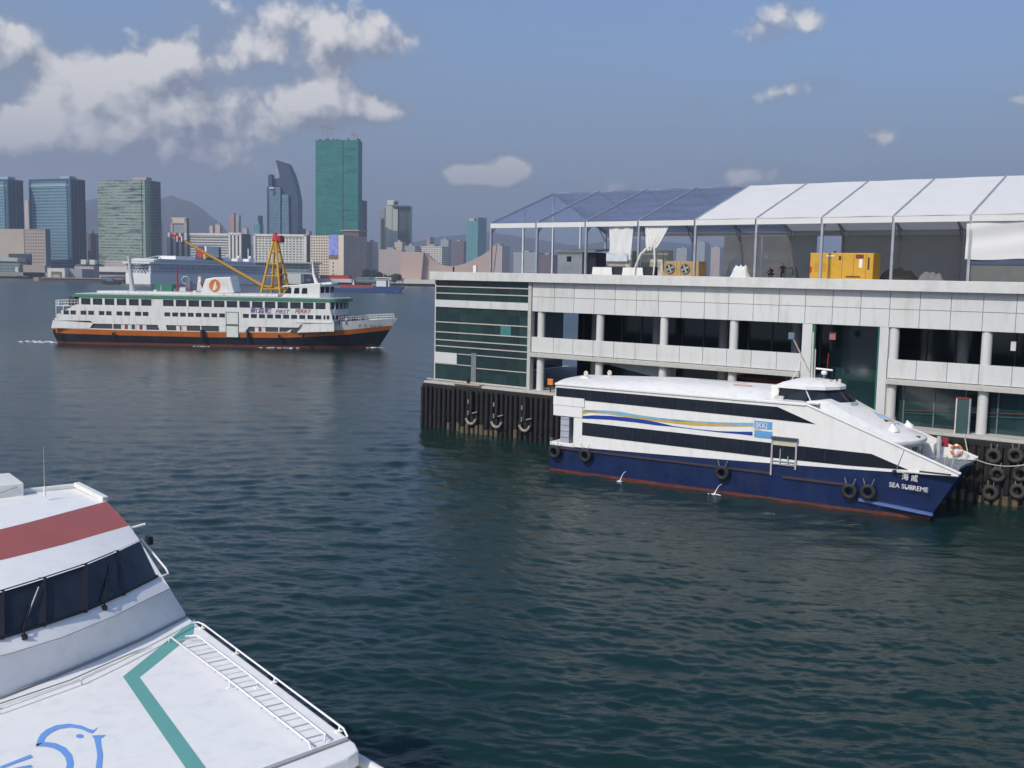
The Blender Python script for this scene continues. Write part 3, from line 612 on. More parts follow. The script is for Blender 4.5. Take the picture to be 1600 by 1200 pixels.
bundle('equipment_pile', 25.2, 2.5, (1.3, .8, 1.2), mat('dark_green_gear', (0.02, 0.035, 0.03), 0.6), 'dark low pile of gear left of the yellow generator', 'gear pile', 9)
bundle('dark_crate_pile', 33.2, 6.5, (2.8, 1, 1.25), mat('brown_gear', (0.10, 0.085, 0.075), 0.7), 'dark brown pile of boxes right of the yellow generator', 'box pile', 12)
bundle('folding_table_pile', 36.0, 5.0, (1.7, .8, 1.0), mat('grey_gear', (0.15, 0.15, 0.16), 0.7), 'dark grey low pile near the right marquee post', 'gear pile', 14)
def floor_lamp():
    o = on_roof('floodlight_stand', 20.4, 8.5, 'thin floodlight stand beside the people under the marquee', 'floodlight')
    MB().tube([(0, 0, 0), (0, 0, 2.1)], .03, 6).build('pole', steel, o); MB().box(-.25, .25, -.1, .1, 2.1, 2.5).build('lamp_head', mat('pale_lamp', (0.5, 0.55, 0.62), 0.3), o, bevel=.03)
floor_lamp()

def person(loc, rz, shirt, trousers, lab, grp=None, crouch=False, arm=0.2, h=1.7):
    k = h/1.7
    P_ = {'pel': (0, 0, .95), 'ch': (0, .02, 1.25), 'nk': (0, .01, 1.45), 'hd': (0, -.02, 1.55), 'tp': (0, -.02, 1.67)}
    if crouch: P_ = {'pel': (0, .1, .42), 'ch': (0, -.08, .72), 'nk': (0, -.16, .92), 'hd': (0, -.24, 1.0), 'tp': (0, -.3, 1.1)}
    v = [P_['pel'], P_['ch'], P_['nk'], P_['hd'], P_['tp']]; r = [.14, .155, .06, .10, .085]; e = [(0, 1), (1, 2), (2, 3), (3, 4)]
    for s_ in (-1, 1):
        i = len(v)
        if crouch:
            v += [(s_*.18, P_['ch'][1], P_['nk'][2]-.08), (s_*.26, -.25, .62), (s_*.18, -.45, .5), (s_*.11, .08, .42), (s_*.16, -.30, .48), (s_*.15, -.02, .08), (s_*.16, -.18, .05)]
        else:
            v += [(s_*.19, .01, 1.38), (s_*(.23+arm*.4), .02, 1.12), (s_*(.24+arm*.5), -.06-arm*.5, .90+arm*.3), (s_*.10, 0, .88), (s_*.11, -.02, .48), (s_*.11, .03, .08), (s_*.12, -.12, .04)]
        r += [.065, .045, .038, .095, .065, .045, .04]; e += [(1, i), (i, i+1), (i+1, i+2), (0, i+3), (i+3, i+4), (i+4, i+5), (i+5, i+6)]
    me = bpy.data.meshes.new('person'); me.from_pydata([(x*k, y*k, z*k) for x, y, z in v], e, [])
    o = bpy.data.objects.new('person', me); COL.objects.link(o)
    sk = o.modifiers.new('skin', 'SKIN'); lay = me.skin_vertices[0].data
    for i, rr in enumerate(r): lay[i].radius = (rr*k, rr*k)
    lay[0].use_root = True
    sb = o.modifiers.new('sub', 'SUBSURF'); sb.levels = 1; sb.render_levels = 1
    dg = bpy.context.evaluated_depsgraph_get(); m2 = bpy.data.meshes.new_from_object(o.evaluated_get(dg)); o.modifiers.clear(); o.data = m2
    m2.materials.clear()
    for mm in (mat('skin', (0.42, 0.25, 0.17), 0.6), shirt, trousers, mat('black_hair', (0.015, 0.012, 0.01), 0.6)): m2.materials.append(mm)
    nk = P_['nk'][2]*k; pe = P_['pel'][2]*k
    for p in m2.polygons:
        z = p.center.z; p.use_smooth = True
        p.material_index = 3 if z > nk+.16 and p.center.y > -.08+P_['hd'][1] or z > nk+.2 else 0 if z > nk else 1 if z > pe-.02 and abs(p.center.x) < .3 else (2 if not (abs(p.center.x) > .2*k and z > .8*pe) else 0)
    o.location = loc; o.rotation_euler = (0, 0, rz); tag(o, lab, 'person', grp); return o
def cl(n, c): return mat(n, c, 0.8, var=0.1)
person(PF.world(23.0, 6.0, ZR+.0), PA+.4, cl('dark_shirt', (0.05, 0.03, 0.05)), cl('black_trousers', (0.02, 0.02, 0.025)), 'person in dark clothes standing under the marquee left of the generator', None, h=1.75)
person(PF.world(21.9, 6.2, ZR+.3), PA-.5, cl('maroon_shirt', (0.09, 0.03, 0.04)), cl('black_trousers', (0.02, 0.02, 0.025)), 'person in dark clothes crouching on the roof beside the standing one', None, crouch=True)
MB().box(-.5, .5, -.5, .5, 0, .3).build('work_platform', mat('tan_wood', (0.42, 0.26, 0.10), 0.7), None, loc=PF.world(21.9, 6.2, ZR))
_o = bpy.data.objects['work_platform']; _o.rotation_euler = (0, 0, PA); tag(_o, 'low wooden platform under the crouching person on the roof', 'platform')
for nm, u_, y in (('dark_post', -11.0, 0.6),):
    o = empty('roof_stanchion', PF.world(u_+.3, y, ZR), PA, 'short dark stanchion on the parapet at its far left corner', 'stanchion')
    MB().box(-.06, .06, -.06, .06, 0, .95).build('post', black, o)
o = empty('roof_light_box', PF.world(-8.1, 1.0, ZR), PA, 'small white box on the roof left of the marquee', 'box')
MB().box(-.2, .2, -.15, .15, .2, 1.1).build('box', white, o, bevel=.02); MB().box(-.05, .05, -.05, .05, 0, .2).build('stand', steel, o)

# ------------------------------------------------------------------ moored catamaran
CA = -0.5581966445380128
CFm = Frame((3.22447, 83.79379, 0), CA)
def catamaran():
    t = empty('catamaran_ferry', CFm.o, CA, 'white and navy twin hull ferry with dark window bands moored at the pier', 'catamaran')
    W_ = 7.8
    sheer = lambda x: 2.2+0.024*x+0.00045*x*x*0.9
    tipx = lambda z: 29.6+1.75*max(0, min(1, (z-0.1)/3.2))
    for side in (0, 1):
        ycn, yct = (1.28, 0.75) if side == 0 else (W_-1.28, W_-0.75)
        yc = lambda s, a=ycn, b=yct: a+(b-a)*max(0, (s-.78)/.22)**1.5
        hb = lambda s: 1.25 if s < .78 else 1.25*(1-((s-.78)/.22)**1.7)+.03
        lv = [lambda s: -0.9, lambda s: 0.20, lambda s: 0.32+1.65*(1-0.1*s), lambda s: sheer(s*31)-.02]
        bands, pt = loft(lv, lambda z: 0.0-.05*z*.3, tipx, hb, yc, lambda z: 0.9+0.1*min(1, max(0, (z+.2)/1.4)), 40)
        for b, nm, m_ in zip(bands, ('bottom_paint', 'hull', 'hull'), (redb, navy, navy)): fn(b.build(nm, m_, t, True))
        # hull deck cap
        n = 30; rows = []
        for i in range(n+1):
            s = i/n; x = 31.4*s; z = sheer(31*s)-.03; rows.append([(x, yc(s)-hb(s), z), (x, yc(s)+hb(s), z)])
        MB().grid(rows).build('side_deck', greypaint, t)
    MB().prism([(0.3, 1.4), (27.5, 1.6), (30.2, 2.9), (30.2, 3.2), (0.3, 2.25)], 1.2, W_-1.2).build('wet_deck', navy, t)
    # rubbing strakes
    MB().box(0.05, 18.7, -.12, 0.06, 1.95, 2.08).build('rubbing_strake', mat('brown_strake', (0.05, 0.03, 0.035), 0.6), t)
    MB().box(19.6, 24.6, -.12, 0.06, 1.78, 1.93).build('rubbing_strake', mat('brown_strake', (0.05, 0.03, 0.035), 0.6), t)
    MB().prism([(25.0, 1.0), (29.9, .55), (29.9, .42), (25.0, .8)], -.06, .4).build('spray_rail', mat('pale_blue_rail', (0.10, 0.16, 0.38), 0.4), t)
    # superstructure sides
    def swoop(x): return 7.32-0.365*(x-21.1) if x > 21.1 else 7.32
    low = [(x, sheer(x)-.04) for x in (31.35, 28, 24, 20, 16, 12, 8, 4, 2.2)]
    outline = [(2.2, 4.72), (0.42, 4.70), (0.42, 7.28)] + [(x, 7.30) for x in (6, 12, 18, 21.1)] + [(26, swoop(26)), (31.35, 3.52)] + low
    for y0, y1 in ((0.0, 0.16), (W_-.16, W_)):
        MB().prism(outline, y0, y1).build('side_wall', white, t)
    for yy, sg in ((-.03, 1), (W_+.03, -1)):
        a, b = (yy, yy+.035) if sg > 0 else (yy-.035, yy)
        MB().prism([(0.5, 6.14), (19.5, 5.98), (21.75, 5.93), (18.95, 6.93), (0.5, 6.98)], a, b).build('window_band', blackw, t)
        MB().prism([(3.0, 3.27), (18.7, 3.17), (24, 3.22), (28.2, 3.38), (25.7, 4.22), (18.6, 4.25), (3.0, 4.32)], a, b).build('window_band', blackw, t)
    jm = mat('joint_grey', (0.04, 0.045, 0.06), 0.3)
    for i in range(3, 16): MB().box(1.5*i+.0, 1.5*i+.02, -.034, -.03, 3.3, 4.22).build('window_joint', jm, t)
    for i in range(1, 12): MB().box(1.5*i+.7, 1.5*i+.72, -.034, -.03, 6.1, 6.94).build('window_joint', jm, t)
    MB().box(0.30, 3.15, -.10, 0.0, 5.55, 6.25).build('quarter_panel', white, t)
    MB().box(0.30, 3.0, -.06, 0.0, 4.68, 5.55).build('quarter_panel', white, t)
    # cabin volume and crowned roof
    MB().box(2.4, 26.2, 0.17, W_-.17, 2.3, 4.6).build('lower_cabin', white, t)
    MB().box(0.5, 21, 0.17, W_-.17, 4.6, 7.2).build('upper_cabin', white, t)
    rows = []
    for i in range(31):
        x = 0.40+21.4*i/30; cr = (0.30+0.42*min(1, i/12))*(1 if x < 17.5 else max(.06, 1-(x-17.5)/.9))
        rows.append([(x, yy, 7.32+cr*(1-abs((yy-3.9)/3.9)**3.2)) for yy in [W_*j/20 for j in range(21)]])
    MB().grid(rows).build('roof', white, t, True)
    MB().box(0.38, 21.0, -.09, .06, 7.16, 7.36).build('roof_edge', white, t, bevel=.04)
    for yy in (0.04, W_-.04): MB().bar((21.0, yy, 7.30), (31.5, yy, 3.50), .24, .14).build('bulwark_cap', white, t, bevel=.03)
    # sloping front cabin between the bulwarks
    edge = lambda v: 28.5-.115*(v-3.9)**2
    rows = []
    for i in range(15):
        f = i/14; rows.append([(22.2+(edge(v)-22.2)*f, v, min(7.42-(7.42-5.12)*f**0.92-.05*((v-3.9)/3.7)**2*6*f*(1-f)+.25*(1-f)*(1-((v-3.9)/3.8)**2), 7.26-.365*((22.2+(edge(v)-22.2)*f)-21.1) if v < .6 or v > W_-.6 else 99)) for v in [0.16+(W_-.32)*j/20 for j in range(21)]])
    rows.insert(0, [(20.8, p[1], min(p[2]+.08, 7.40)) for p in rows[0]])
    fr = MB().grid(rows).build('front_roof', white, t, True)
    ev = [0.16+(W_-.32)*j/20 for j in range(21)]
    MB().grid([[(edge(v), v, 5.12) for v in ev], [(edge(v)+.06, v, 4.95) for v in ev], [(edge(v)-.05, v, 4.72) for v in ev], [(edge(v)-.25, v, 4.70) for v in ev]]).build('front_fascia', white, t, True)
    MB().grid([[(edge(v)-.25, v, 4.72) for v in ev], [(edge(v)-.25, v, 3.2) for v in ev]]).build('front_wall', white, t, True)
    for j in range(1, 8):
        v0 = 0.4+j*.9; v1 = v0+.62
        if v1 > W_-.3: break
        q = [(edge(v0)-.22, v0), (edge(v1)-.22, v1)]
        MB().hexa([(q[0][0]-.03, v0, 3.75), (q[1][0]-.03, v1, 3.75), (q[1][0]-.03, v1, 4.6), (q[0][0]-.03, v0, 4.6), (q[0][0]+.03, v0, 3.75), (q[1][0]+.03, v1, 3.75), (q[1][0]+.03, v1, 4.6), (q[0][0]+.03, v0, 4.6)]).build('front_window', mat('grey_front_glass', (0.10, 0.13, 0.13), 0.15), t)
    fd = [(26.0, .16), (29.0, .16), (31.3, .7), (31.0, 2.2), (30.9, 3.9), (31.0, 5.6), (31.3, 7.1), (29.0, W_-.16), (26.0, W_-.16)]
    MB().slab(fd, 3.12, 3.30).build('foredeck', greypaint, t)
    # emblem and fittings on the front roof
    def fz(x, v): f = (x-22.2)/(edge(v)-22.2); return 7.42-(2.3)*f**0.92-.05*((v-3.9)/3.7)**2*6*f*(1-f)+.25*(1-f)*(1-((v-3.9)/3.8)**2)
    def decal(pts, m_, nm='emblem'):
        n = 5; rows = []
        for i in range(n+1):
            f = i/n; rows.append([(x, v, fz(x, v)+.02) for x, v in [((1-f)*a[0]+f*b[0], (1-f)*a[1]+f*b[1]) for a, b in pts]])
        return MB().grid(rows).build(nm, m_, t, True)
    lb = mat('pale_blue_decal', (0.40, 0.56, 0.78), 0.5); mb_ = mat('mid_blue_decal', (0.28, 0.40, 0.78), 0.5)
    decal([((24.6, 4.6), (25.4, 3.6)), ((25.3, 5.7), (25.9, 4.9))], lb)
    decal([((25.6, 3.7), (25.9, 3.5)), ((26.0, 4.9), (26.2, 4.7))], mat('ochre_decal', (0.50, 0.34, 0.10), 0.5)); decal([((25.62, 3.5), (25.9, 3.2)), ((25.75, 3.9), (25.95, 3.7))], black)
    decal([((26.1, 3.5), (26.5, 3.1)), ((26.4, 4.9), (26.6, 4.7))], mb_)
    for x, v in ((26.6, 2.2), (26.9, 5.9)):
        z = fz(x, v); MB().tube([(x, v, z-.1), (x, v, z+.12), (x-.05, v, z+.32), (x-.1, v, z+.45)], [.42, .36, .12, .05], 14).build('vent_cowl', white, t, True)
    MB().box(27.9, 28.25, 3.1, 3.4, 5.12, 5.3).build('deck_light', blackw, t, bevel=.02)
    # wheelhouse
    base = [(18.5, 1.5), (21.0, 1.35), (22.5, 1.9), (23.35, 3.0), (23.55, 3.9), (23.35, 4.8), (22.5, 5.9), (21.0, 6.45), (18.5, 6.3)]
    top = [(18.6, 1.55), (20.5, 1.5), (21.5, 2.1), (22.25, 3.1), (22.45, 3.9), (22.25, 4.7), (21.5, 5.7), (20.5, 6.3), (18.6, 6.25)]
    MB().slab([(x+.05, y) for x, y in base], 7.1, 7.32).build('wheelhouse_base', white, t)
    gw = MB(); n = len(base); gw.grid([[(x, y, 7.28) for x, y in base], [(x, y, 8.22) for x, y in top]], True); wg = gw.build('wheelhouse_glass', blackw, t)
    sk = MB(); 
    sk.grid([[(x+(.06 if x > 19 else -.1), 3.9+(y-3.9)*1.05, 7.1) for x, y in base], [(x+.03, 3.9+(y-3.9)*1.02, 7.34) for x, y in base]], True); sk.build('wheelhouse_skirt', white, t)
    for i in (0, 1, 2, 3, 4, 5, 6): MB().bar((base[i][0], base[i][1]-.02, 7.3), (top[i][0], top[i][1]-.02, 8.22), .06, .06).build('window_post', white if i == 1 else blackw, t)
    ro = [(18.4, 1.35), (20.6, 1.25), (21.8, 1.9), (22.55, 3.0), (22.75, 3.9), (22.55, 4.8), (21.8, 5.9), (20.6, 6.55), (18.4, 6.45)]
    def ins(poly, k, cx=20.4, cy=3.9): return [(cx+(x-cx)*k, cy+(y-cy)*k) for x, y in poly]
    r = MB(); r.grid([[(x, y, 8.2) for x, y in ro], [(x, y, 8.42) for x, y in ro], [(x, y, 8.62) for x, y in ins(ro, .82)], [(x, y, 8.80) for x, y in ins(ro, .45)], [(x, y, 8.84) for x, y in ins(ro, .02)]], True)
    r.add([(x, y, 8.2) for x, y in ro], [tuple(range(8, -1, -1))]); r.build('wheelhouse_roof', white, t)
    MB().box(17.9, 18.6, 1.6, 6.2, 7.2, 8.3).build('wheelhouse_back', white, t, bevel=.04)
    MB().box(18.35, 19.0, 1.05, 1.4, 6.95, 7.6).build('side_locker', mat('grey_locker', (0.5, 0.5, 0.46), 0.6), t, bevel=.02)
    # mast, boom, radar, aerials
    gm = mat('pale_mast_paint', (0.5, 0.52, 0.46), 0.5)
    MB().tube([(20.2, 4, 8.75), (20.15, 4, 12.3)], [.10, .07], 8).build('mast', gm, t, True)
    MB().tube([(20.38, 4.05, 8.7), (20.35, 4.05, 11.0)], .05, 6).build('mast_stay', gm, t)
    MB().tube([(20.05, 4, 9.2), (18.6, 4, 11.8)], .055, 6).build('boom', mat('weathered_boom', (0.40, 0.33, 0.33), 0.6), t)
    MB().tube([(19.35, 4, 10.4), (19.15, 4, 9.5), (18.7, 4, 8.6)], .03, 5).build('guy_rope', white, t)
    MB().box(18.3, 18.75, 3.9, 4.1, 11.65, 12.15).build('boom_lamp', mat('blue_grey_lamp', (0.12, 0.18, 0.24), 0.4), t, bevel=.02)
    MB().tube([(21.1, 4, 8.7), (21.1, 4, 9.2)], .05, 6).build('radar_post', greypaint, t)
    MB().ball((21.1, 4, 9.28), .23, 14, 8, (1, 1, .8)).build('radar_dome', white, t, True)
    MB().bar((20.5, 3.9, 9.58), (21.75, 3.9, 9.52), .14, .12).build('radar_scanner', white, t, bevel=.02)
    MB().tube([(21.3, 4, 9.55), (21.35, 4, 10.75)], .025, 5).build('aerial', redp, t)
    for x, y in ((21.6, 3.2), (21.9, 3.6), (22.1, 4.2)): MB().box(x, x+.2, y, y+.15, 8.6, 8.86).build('roof_light', mat('beige_casing', (0.55, 0.53, 0.43), 0.5), t, bevel=.02)
    MB().tube([(18.85, 2.2, 7.6), (18.85, 2.2, 8.95)], .05, 6).build('whistle_post', black, t)
    MB().tube([(20.6, 1.2, 7.0), (20.6, 1.2, 7.55)], .12, 8).build('side_lamp', black, t)
    # aft roof vents, life raft, hatch
    for px, py, v in ((915, 594, 2.6), (952, 589, 4.6)):
        x, z = CFm.px(px, py, v); zb = 7.55
        MB().box(x-.35, x+.35, v-.25, v+.25, zb-.1, zb+.22).build('vent_base', white, t, bevel=.03)
        MB().torus((x+.05, v-.05, zb+.45), (0.5, 1, 0), .16, .10, 12, 8).build('vent_ring', mat('cream_vent', (0.6, 0.56, 0.48), 0.5), t, True)
    MB().tube([(14.6, 2.4, 7.85), (14.8, 2.4, 7.86), (16.1, 2.4, 7.86), (16.3, 2.4, 7.85)], [.10, .24, .24, .10], 12).build('life_raft', mat('faded_orange_raft', (0.48, 0.28, 0.23), 0.6), t, True)
    for x in (14.8, 16.05): MB().box(x-.05, x+.05, 2.1, 2.7, 7.5, 7.72).build('raft_cradle', white, t)
    MB().box(16.6, 17.4, 2.0, 2.4, 7.62, 7.95).build('roof_hatch', blackw, t, bevel=.02)
    MB().grid([[(11+4*i/6, 4.3+.2*math.sin(i), 8.06), (11+4*i/6, 5.2, 8.03)] for i in range(7)]).build('roof_walkway', mat('offwhite_walkway', (0.66, 0.66, 0.62), 0.6), t)
    # swoosh stripes and emblem on the side
    def ribbon(ptsU, ptsL, m_, nm='side_stripe'):
        U_ = [CFm.px(x, y) for x, y in ptsU]; L_ = [CFm.px(x, y) for x, y in ptsL]
        MB().grid([[(a, -.022, b) for a, b in U_], [(a, -.022, b) for a, b in L_]]).build(nm, m_, t)
    def Z(a): return [(850+x*.2375, 560+y*.2375) for x, y in a]
    ribbon(Z([(275, 338), (400, 342), (500, 350), (600, 368), (720, 386), (860, 400), (1000, 412), (1150, 420), (1378, 424)]), Z([(250, 347), (400, 356), (500, 370), (620, 390), (740, 402), (860, 412), (1000, 420), (1150, 432), (1378, 442)]), mat('sky_blue_stripe', (0.20, 0.42, 0.58), 0.4))
    ribbon(Z([(250, 340), (320, 343), (420, 362), (520, 373), (620, 387), (740, 400), (860, 405), (1000, 420), (1150, 430), (1290, 438), (1378, 442)]), Z([(215, 376), (300, 356), (420, 366), (520, 383), (620, 398), (740, 414), (860, 428), (1000, 442), (1150, 446), (1290, 448), (1378, 448)]), mat('ochre_stripe', (0.58, 0.38, 0.09), 0.4))
    ribbon(Z([(232, 380), (330, 374), (440, 378), (540, 388), (640, 400), (740, 418), (850, 444), (1000, 464), (1150, 478), (1290, 482), (1372, 482)]), Z([(258, 396), (330, 398), (440, 404), (540, 414), (640, 426), (740, 440), (850, 450), (1000, 468), (1150, 486), (1290, 498), (1372, 508)]), mat('royal_blue_stripe', (0.012, 0.045, 0.28), 0.4))
    def rect(px0, py0, px1, py1, m_, nm, y=-.024):
        (a, z1), (b, _), (_, z0) = CFm.px(px0, py0), CFm.px(px1, py0), CFm.px(px0, py1)
        return MB().box(a, b, y-.003, y, z0, z1).build(nm, m_, t)
    eb = mat('emblem_blue', (0.12, 0.32, 0.58), 0.4)
    rect(1179, 657, 1207, 669, eb, 'emblem_panel'); rect(1179, 672, 1207, 683, eb, 'emblem_panel')
    x, z = CFm.px(1180.3, 669); text('lettering', 'JIKKJ', .62, white, t, (x, -.031, z+.06), sx=.70, ext=.003)
    ribbon([(1179, 671), (1186, 671), (1193, 674), (1207, 674.5)], [(1179, 673.5), (1186, 674), (1193, 677), (1207, 679)], mat('ochre_stripe', (0.58, 0.38, 0.09), 0.4), 'emblem_wave')
    # boarding gate
    for px in (1206, 1244):
        a = CFm.px(px, 720)[0]; MB().box(a-.06, a+.06, -.16, -.03, 1.9 if px < 1220 else 2.5, 4.6).build('gate_post', mat('pinkish_rail', (0.42, 0.38, 0.38), 0.5), t)
    a, b_ = CFm.px(1206, 700)[0], CFm.px(1247, 700)[0]
    MB().box(a, b_, -.3, -.02, 4.62, 4.78).build('gate_header', mat('dark_header', (0.05, 0.06, 0.10), 0.4), t)
    MB().box(a+.05, b_-.05, -.1, -.02, 4.15, 4.60).build('gate_panel', mat('cream_panel', (0.55, 0.53, 0.40), 0.5), t)
    for z in (2.75, 3.0): MB().box(a, b_-.1, -.12, -.06, z-.03, z+.03).build('gate_rail', steel, t)
    for q in (.35, .65): MB().box(a+(b_-a)*q-.03, a+(b_-a)*q+.03, -.14, -.06, 2.7, 3.9 if q < .5 else 3.4).build('gate_bar', steel, t)
    # stern: support column, platform, rail
    MB().box(0.0, 2.3, 0.0, W_, 2.15, 2.45).build('stern_platform', white, t, bevel=.05)
    MB().box(0.95, 1.75, 0.05, .8, 2.4, 4.7).build('stern_column', mat('grey_column', (0.40, 0.42, 0.48), 0.5), t, bevel=.02)
    b = MB()
    for i in range(1, 5): b.box(0.93, 1.77, 0.03, .05, 2.4+.5*i, 2.43+.5*i)
    b.build('column_seams', shaddow, t)
    MB().box(2.3, 2.42, .2, W_-.2, 2.4, 4.7).build('aft_bulkhead', shaddow, t)
    MB().tube([(2.2, .05, 2.9), (2.45, .05, 2.6)], .03, 5).build('stern_cleat', steel, t)
    for px, y0, y1 in ((1385, 736, 744), (1345, 735, 744)): pass
    # bow name
    x, z = CFm.px(1389, 759.5); text('lettering', 'SEA SUPREME', .46, white, t, (x, -.03, z-.02), rot=(pi/2, radians(2.0), 0), sx=.93, ext=.008)
    x, z = CFm.px(1408.5, 748.5); text('lettering', '海 威', .52, white, t, (x, -.03, z), rot=(pi/2, radians(2.0), 0), sx=.9, ext=.008)
    x, z = CFm.px(1413, 764); text('lettering', '香港', .16, white, t, (x, -.02, z), sx=1.8, ext=.004)
    MB().box(27.5, 28.9, -.05, 0, 3.22, 3.33).build('hull_sponson', white, t); MB().box(28.9, 30.9, -.04, 0.2, 3.33, 3.42).build('fairlead_slot', mat('brown_strake', (0.05, 0.03, 0.035), 0.6), t)
    MB().ball((27.3, -.08, 3.15), .16).build('hawse_plug', black, t, True)
    MB().tube([(27.9, 0.0, 4.9), (27.35, -.06, 3.15)], .025, 5).build('stay_wire', greypaint, t)
    # hull scrape
    b = MB(); r = random.Random(2)
    for k in range(5):
        x0, z0 = 28.7+.2*k*r.random(), 1.7-.25*k*r.random(); b.add([(x0, -.0+.0, z0), (x0+.12, 0, z0+.03), (x0+.28, 0.0, z0-.5), (x0+.2, 0, z0-.5)], [(0, 1, 2, 3)])
    # foredeck gear: winch frames and bollards
    for x, y in ((29.8, 4.2), (30.3, 4.9), (30.5, 2.9), (30.1, 5.9)):
        MB().tube([(x, y, 3.3), (x, y, 3.75), (x+.12, y, 3.85)], .05, 6).build('deck_cleat', steel, t)
    for y in (3.2, 4.0): MB().tube([(29.3, y, 3.3), (29.3, y, 4.0), (30.0, y, 4.0), (30.0, y, 3.3)], .035, 6).build('deck_rail', steel, t)
    for y in (6.3, 6.9): MB().tube([(30.2, y, 3.3), (30.25, y, 3.95), (30.9, y, 3.8), (30.9, y, 3.3)], .03, 6).build('deck_rail', steel, t)
    MB().box(29.0, 29.45, W_-.22, W_-.16, 4.1, 4.75).build('fire_box', mat('fire_box_red', (0.28, 0.02, 0.03), 0.5), t, bevel=.02)
    MB().box(27.9, 28.7, 6.2, 7.2, 3.3, 4.4).build('deck_locker', white, t, bevel=.03)
    MB().tube([(28.9, 7.0, 3.3), (28.9, 7.0, 4.9)], .16, 8).build('vent_pipe', mat('grey_pipe', (0.45, 0.45, 0.45), 0.5), t, True)
    return t
catamaran()
def ring():
    o = empty('lifebuoy', CFm.world(30.05, 7.8-.30, 3.95), CA, 'orange and white lifebuoy hung inside the far bow bulwark', 'lifebuoy')
    ob, wb_ = MB(), MB()
    for k in range(4):
        ob.torus((0, 0, 0), (0, 1, 0), .34, .10, 8, 10, arc=pi/2*.72, a0=k*pi/2+.2); wb_.torus((0, 0, 0), (0, 1, 0), .34, .105, 4, 10, arc=pi/2*.28, a0=k*pi/2+.2+pi/2*.72)
    ob.build('ring', mat('lifebuoy_orange', (0.60, 0.17, 0.06), 0.5), o, True); wb_.build('band', white, o, True)
ring()
for px, py, lab in ((866, 706, 'black tyre on the stern corner of the navy hull'), (914, 712, 'black tyre on the navy hull below the stern column'), (1128, 739, 'black tyre on the navy hull amidships below the dark window bands'),
                    (1327, 768, 'left of the two black tyres near the bow name'), (1356, 769, 'right of the two black tyres near the bow name')):
    x, z = CFm.px(px, py, -.35); tyre(CFm.world(x, -.32, z), CA, .40, .17, lab, 'tyres hung along the navy hull', (0.55, 0.22))
def jet(px, py, L, lab):
    x, z = CFm.px(px, py, -.1); o = empty('water_jet', CFm.world(x, -.05, 0), CA, lab, 'water jet')
    fm = mat('white_foam', (0.75, 0.80, 0.80), 0.5, var=0.05)
    MB().tube([(0, 0, .75), (-.12*L, -.3, .65), (-.25*L, -.55, .30), (-.3*L, -.7, .02)], [.02, .022, .03, .06], 7).build('stream', fm, o, True)
    b = MB(); r = random.Random(int(px))
    for k in range(18):
        a = r.uniform(0, 6.28); q = r.uniform(0, .8)*L; q *= .6; b.ball((-.3*L+q*cos(a), -.7+q*.6*sin(a), .05), r.uniform(.03, .09), 6, 4, (1.6, 1, .4))
    b.build('splash', fm, o, True)
jet(1127, 772, 1.0, 'larger white jet of water falling from the navy hull amidships'); jet(977, 748, .55, 'small white jet of water falling from the navy hull aft')
def rope(p, q, sag, lab, grp=None):
    p, q = Vector(p), Vector(q); b = MB(); pts = [tuple((q-p)*(i/14)+Vector((0, 0, -sag*4*(i/14)*(1-i/14)))) for i in range(15)]
    o = b.tube(pts, .045, 6).build('mooring_rope', mat('rope_tan', (0.45, 0.42, 0.36), 0.8), None, True); o.location = p; tag(o, lab, 'rope', grp)
rope(CFm.world(31.3, 7.1, 3.5), PF.world(47, -1.0, 4.3), .8, 'pale mooring rope running from the far bow tip to the right', None)
rope(CFm.world(30.9, 7.5, 3.6), PF.world(40.6, -1.1, 4.9), .1, 'steep pale mooring rope rising from the bow to the pier', None)
rope(CFm.world(0.6, 7.5, 2.5), PF.world(5, -1.1, 4.9), .3, 'short pale mooring rope from the stern platform to the pier', None)

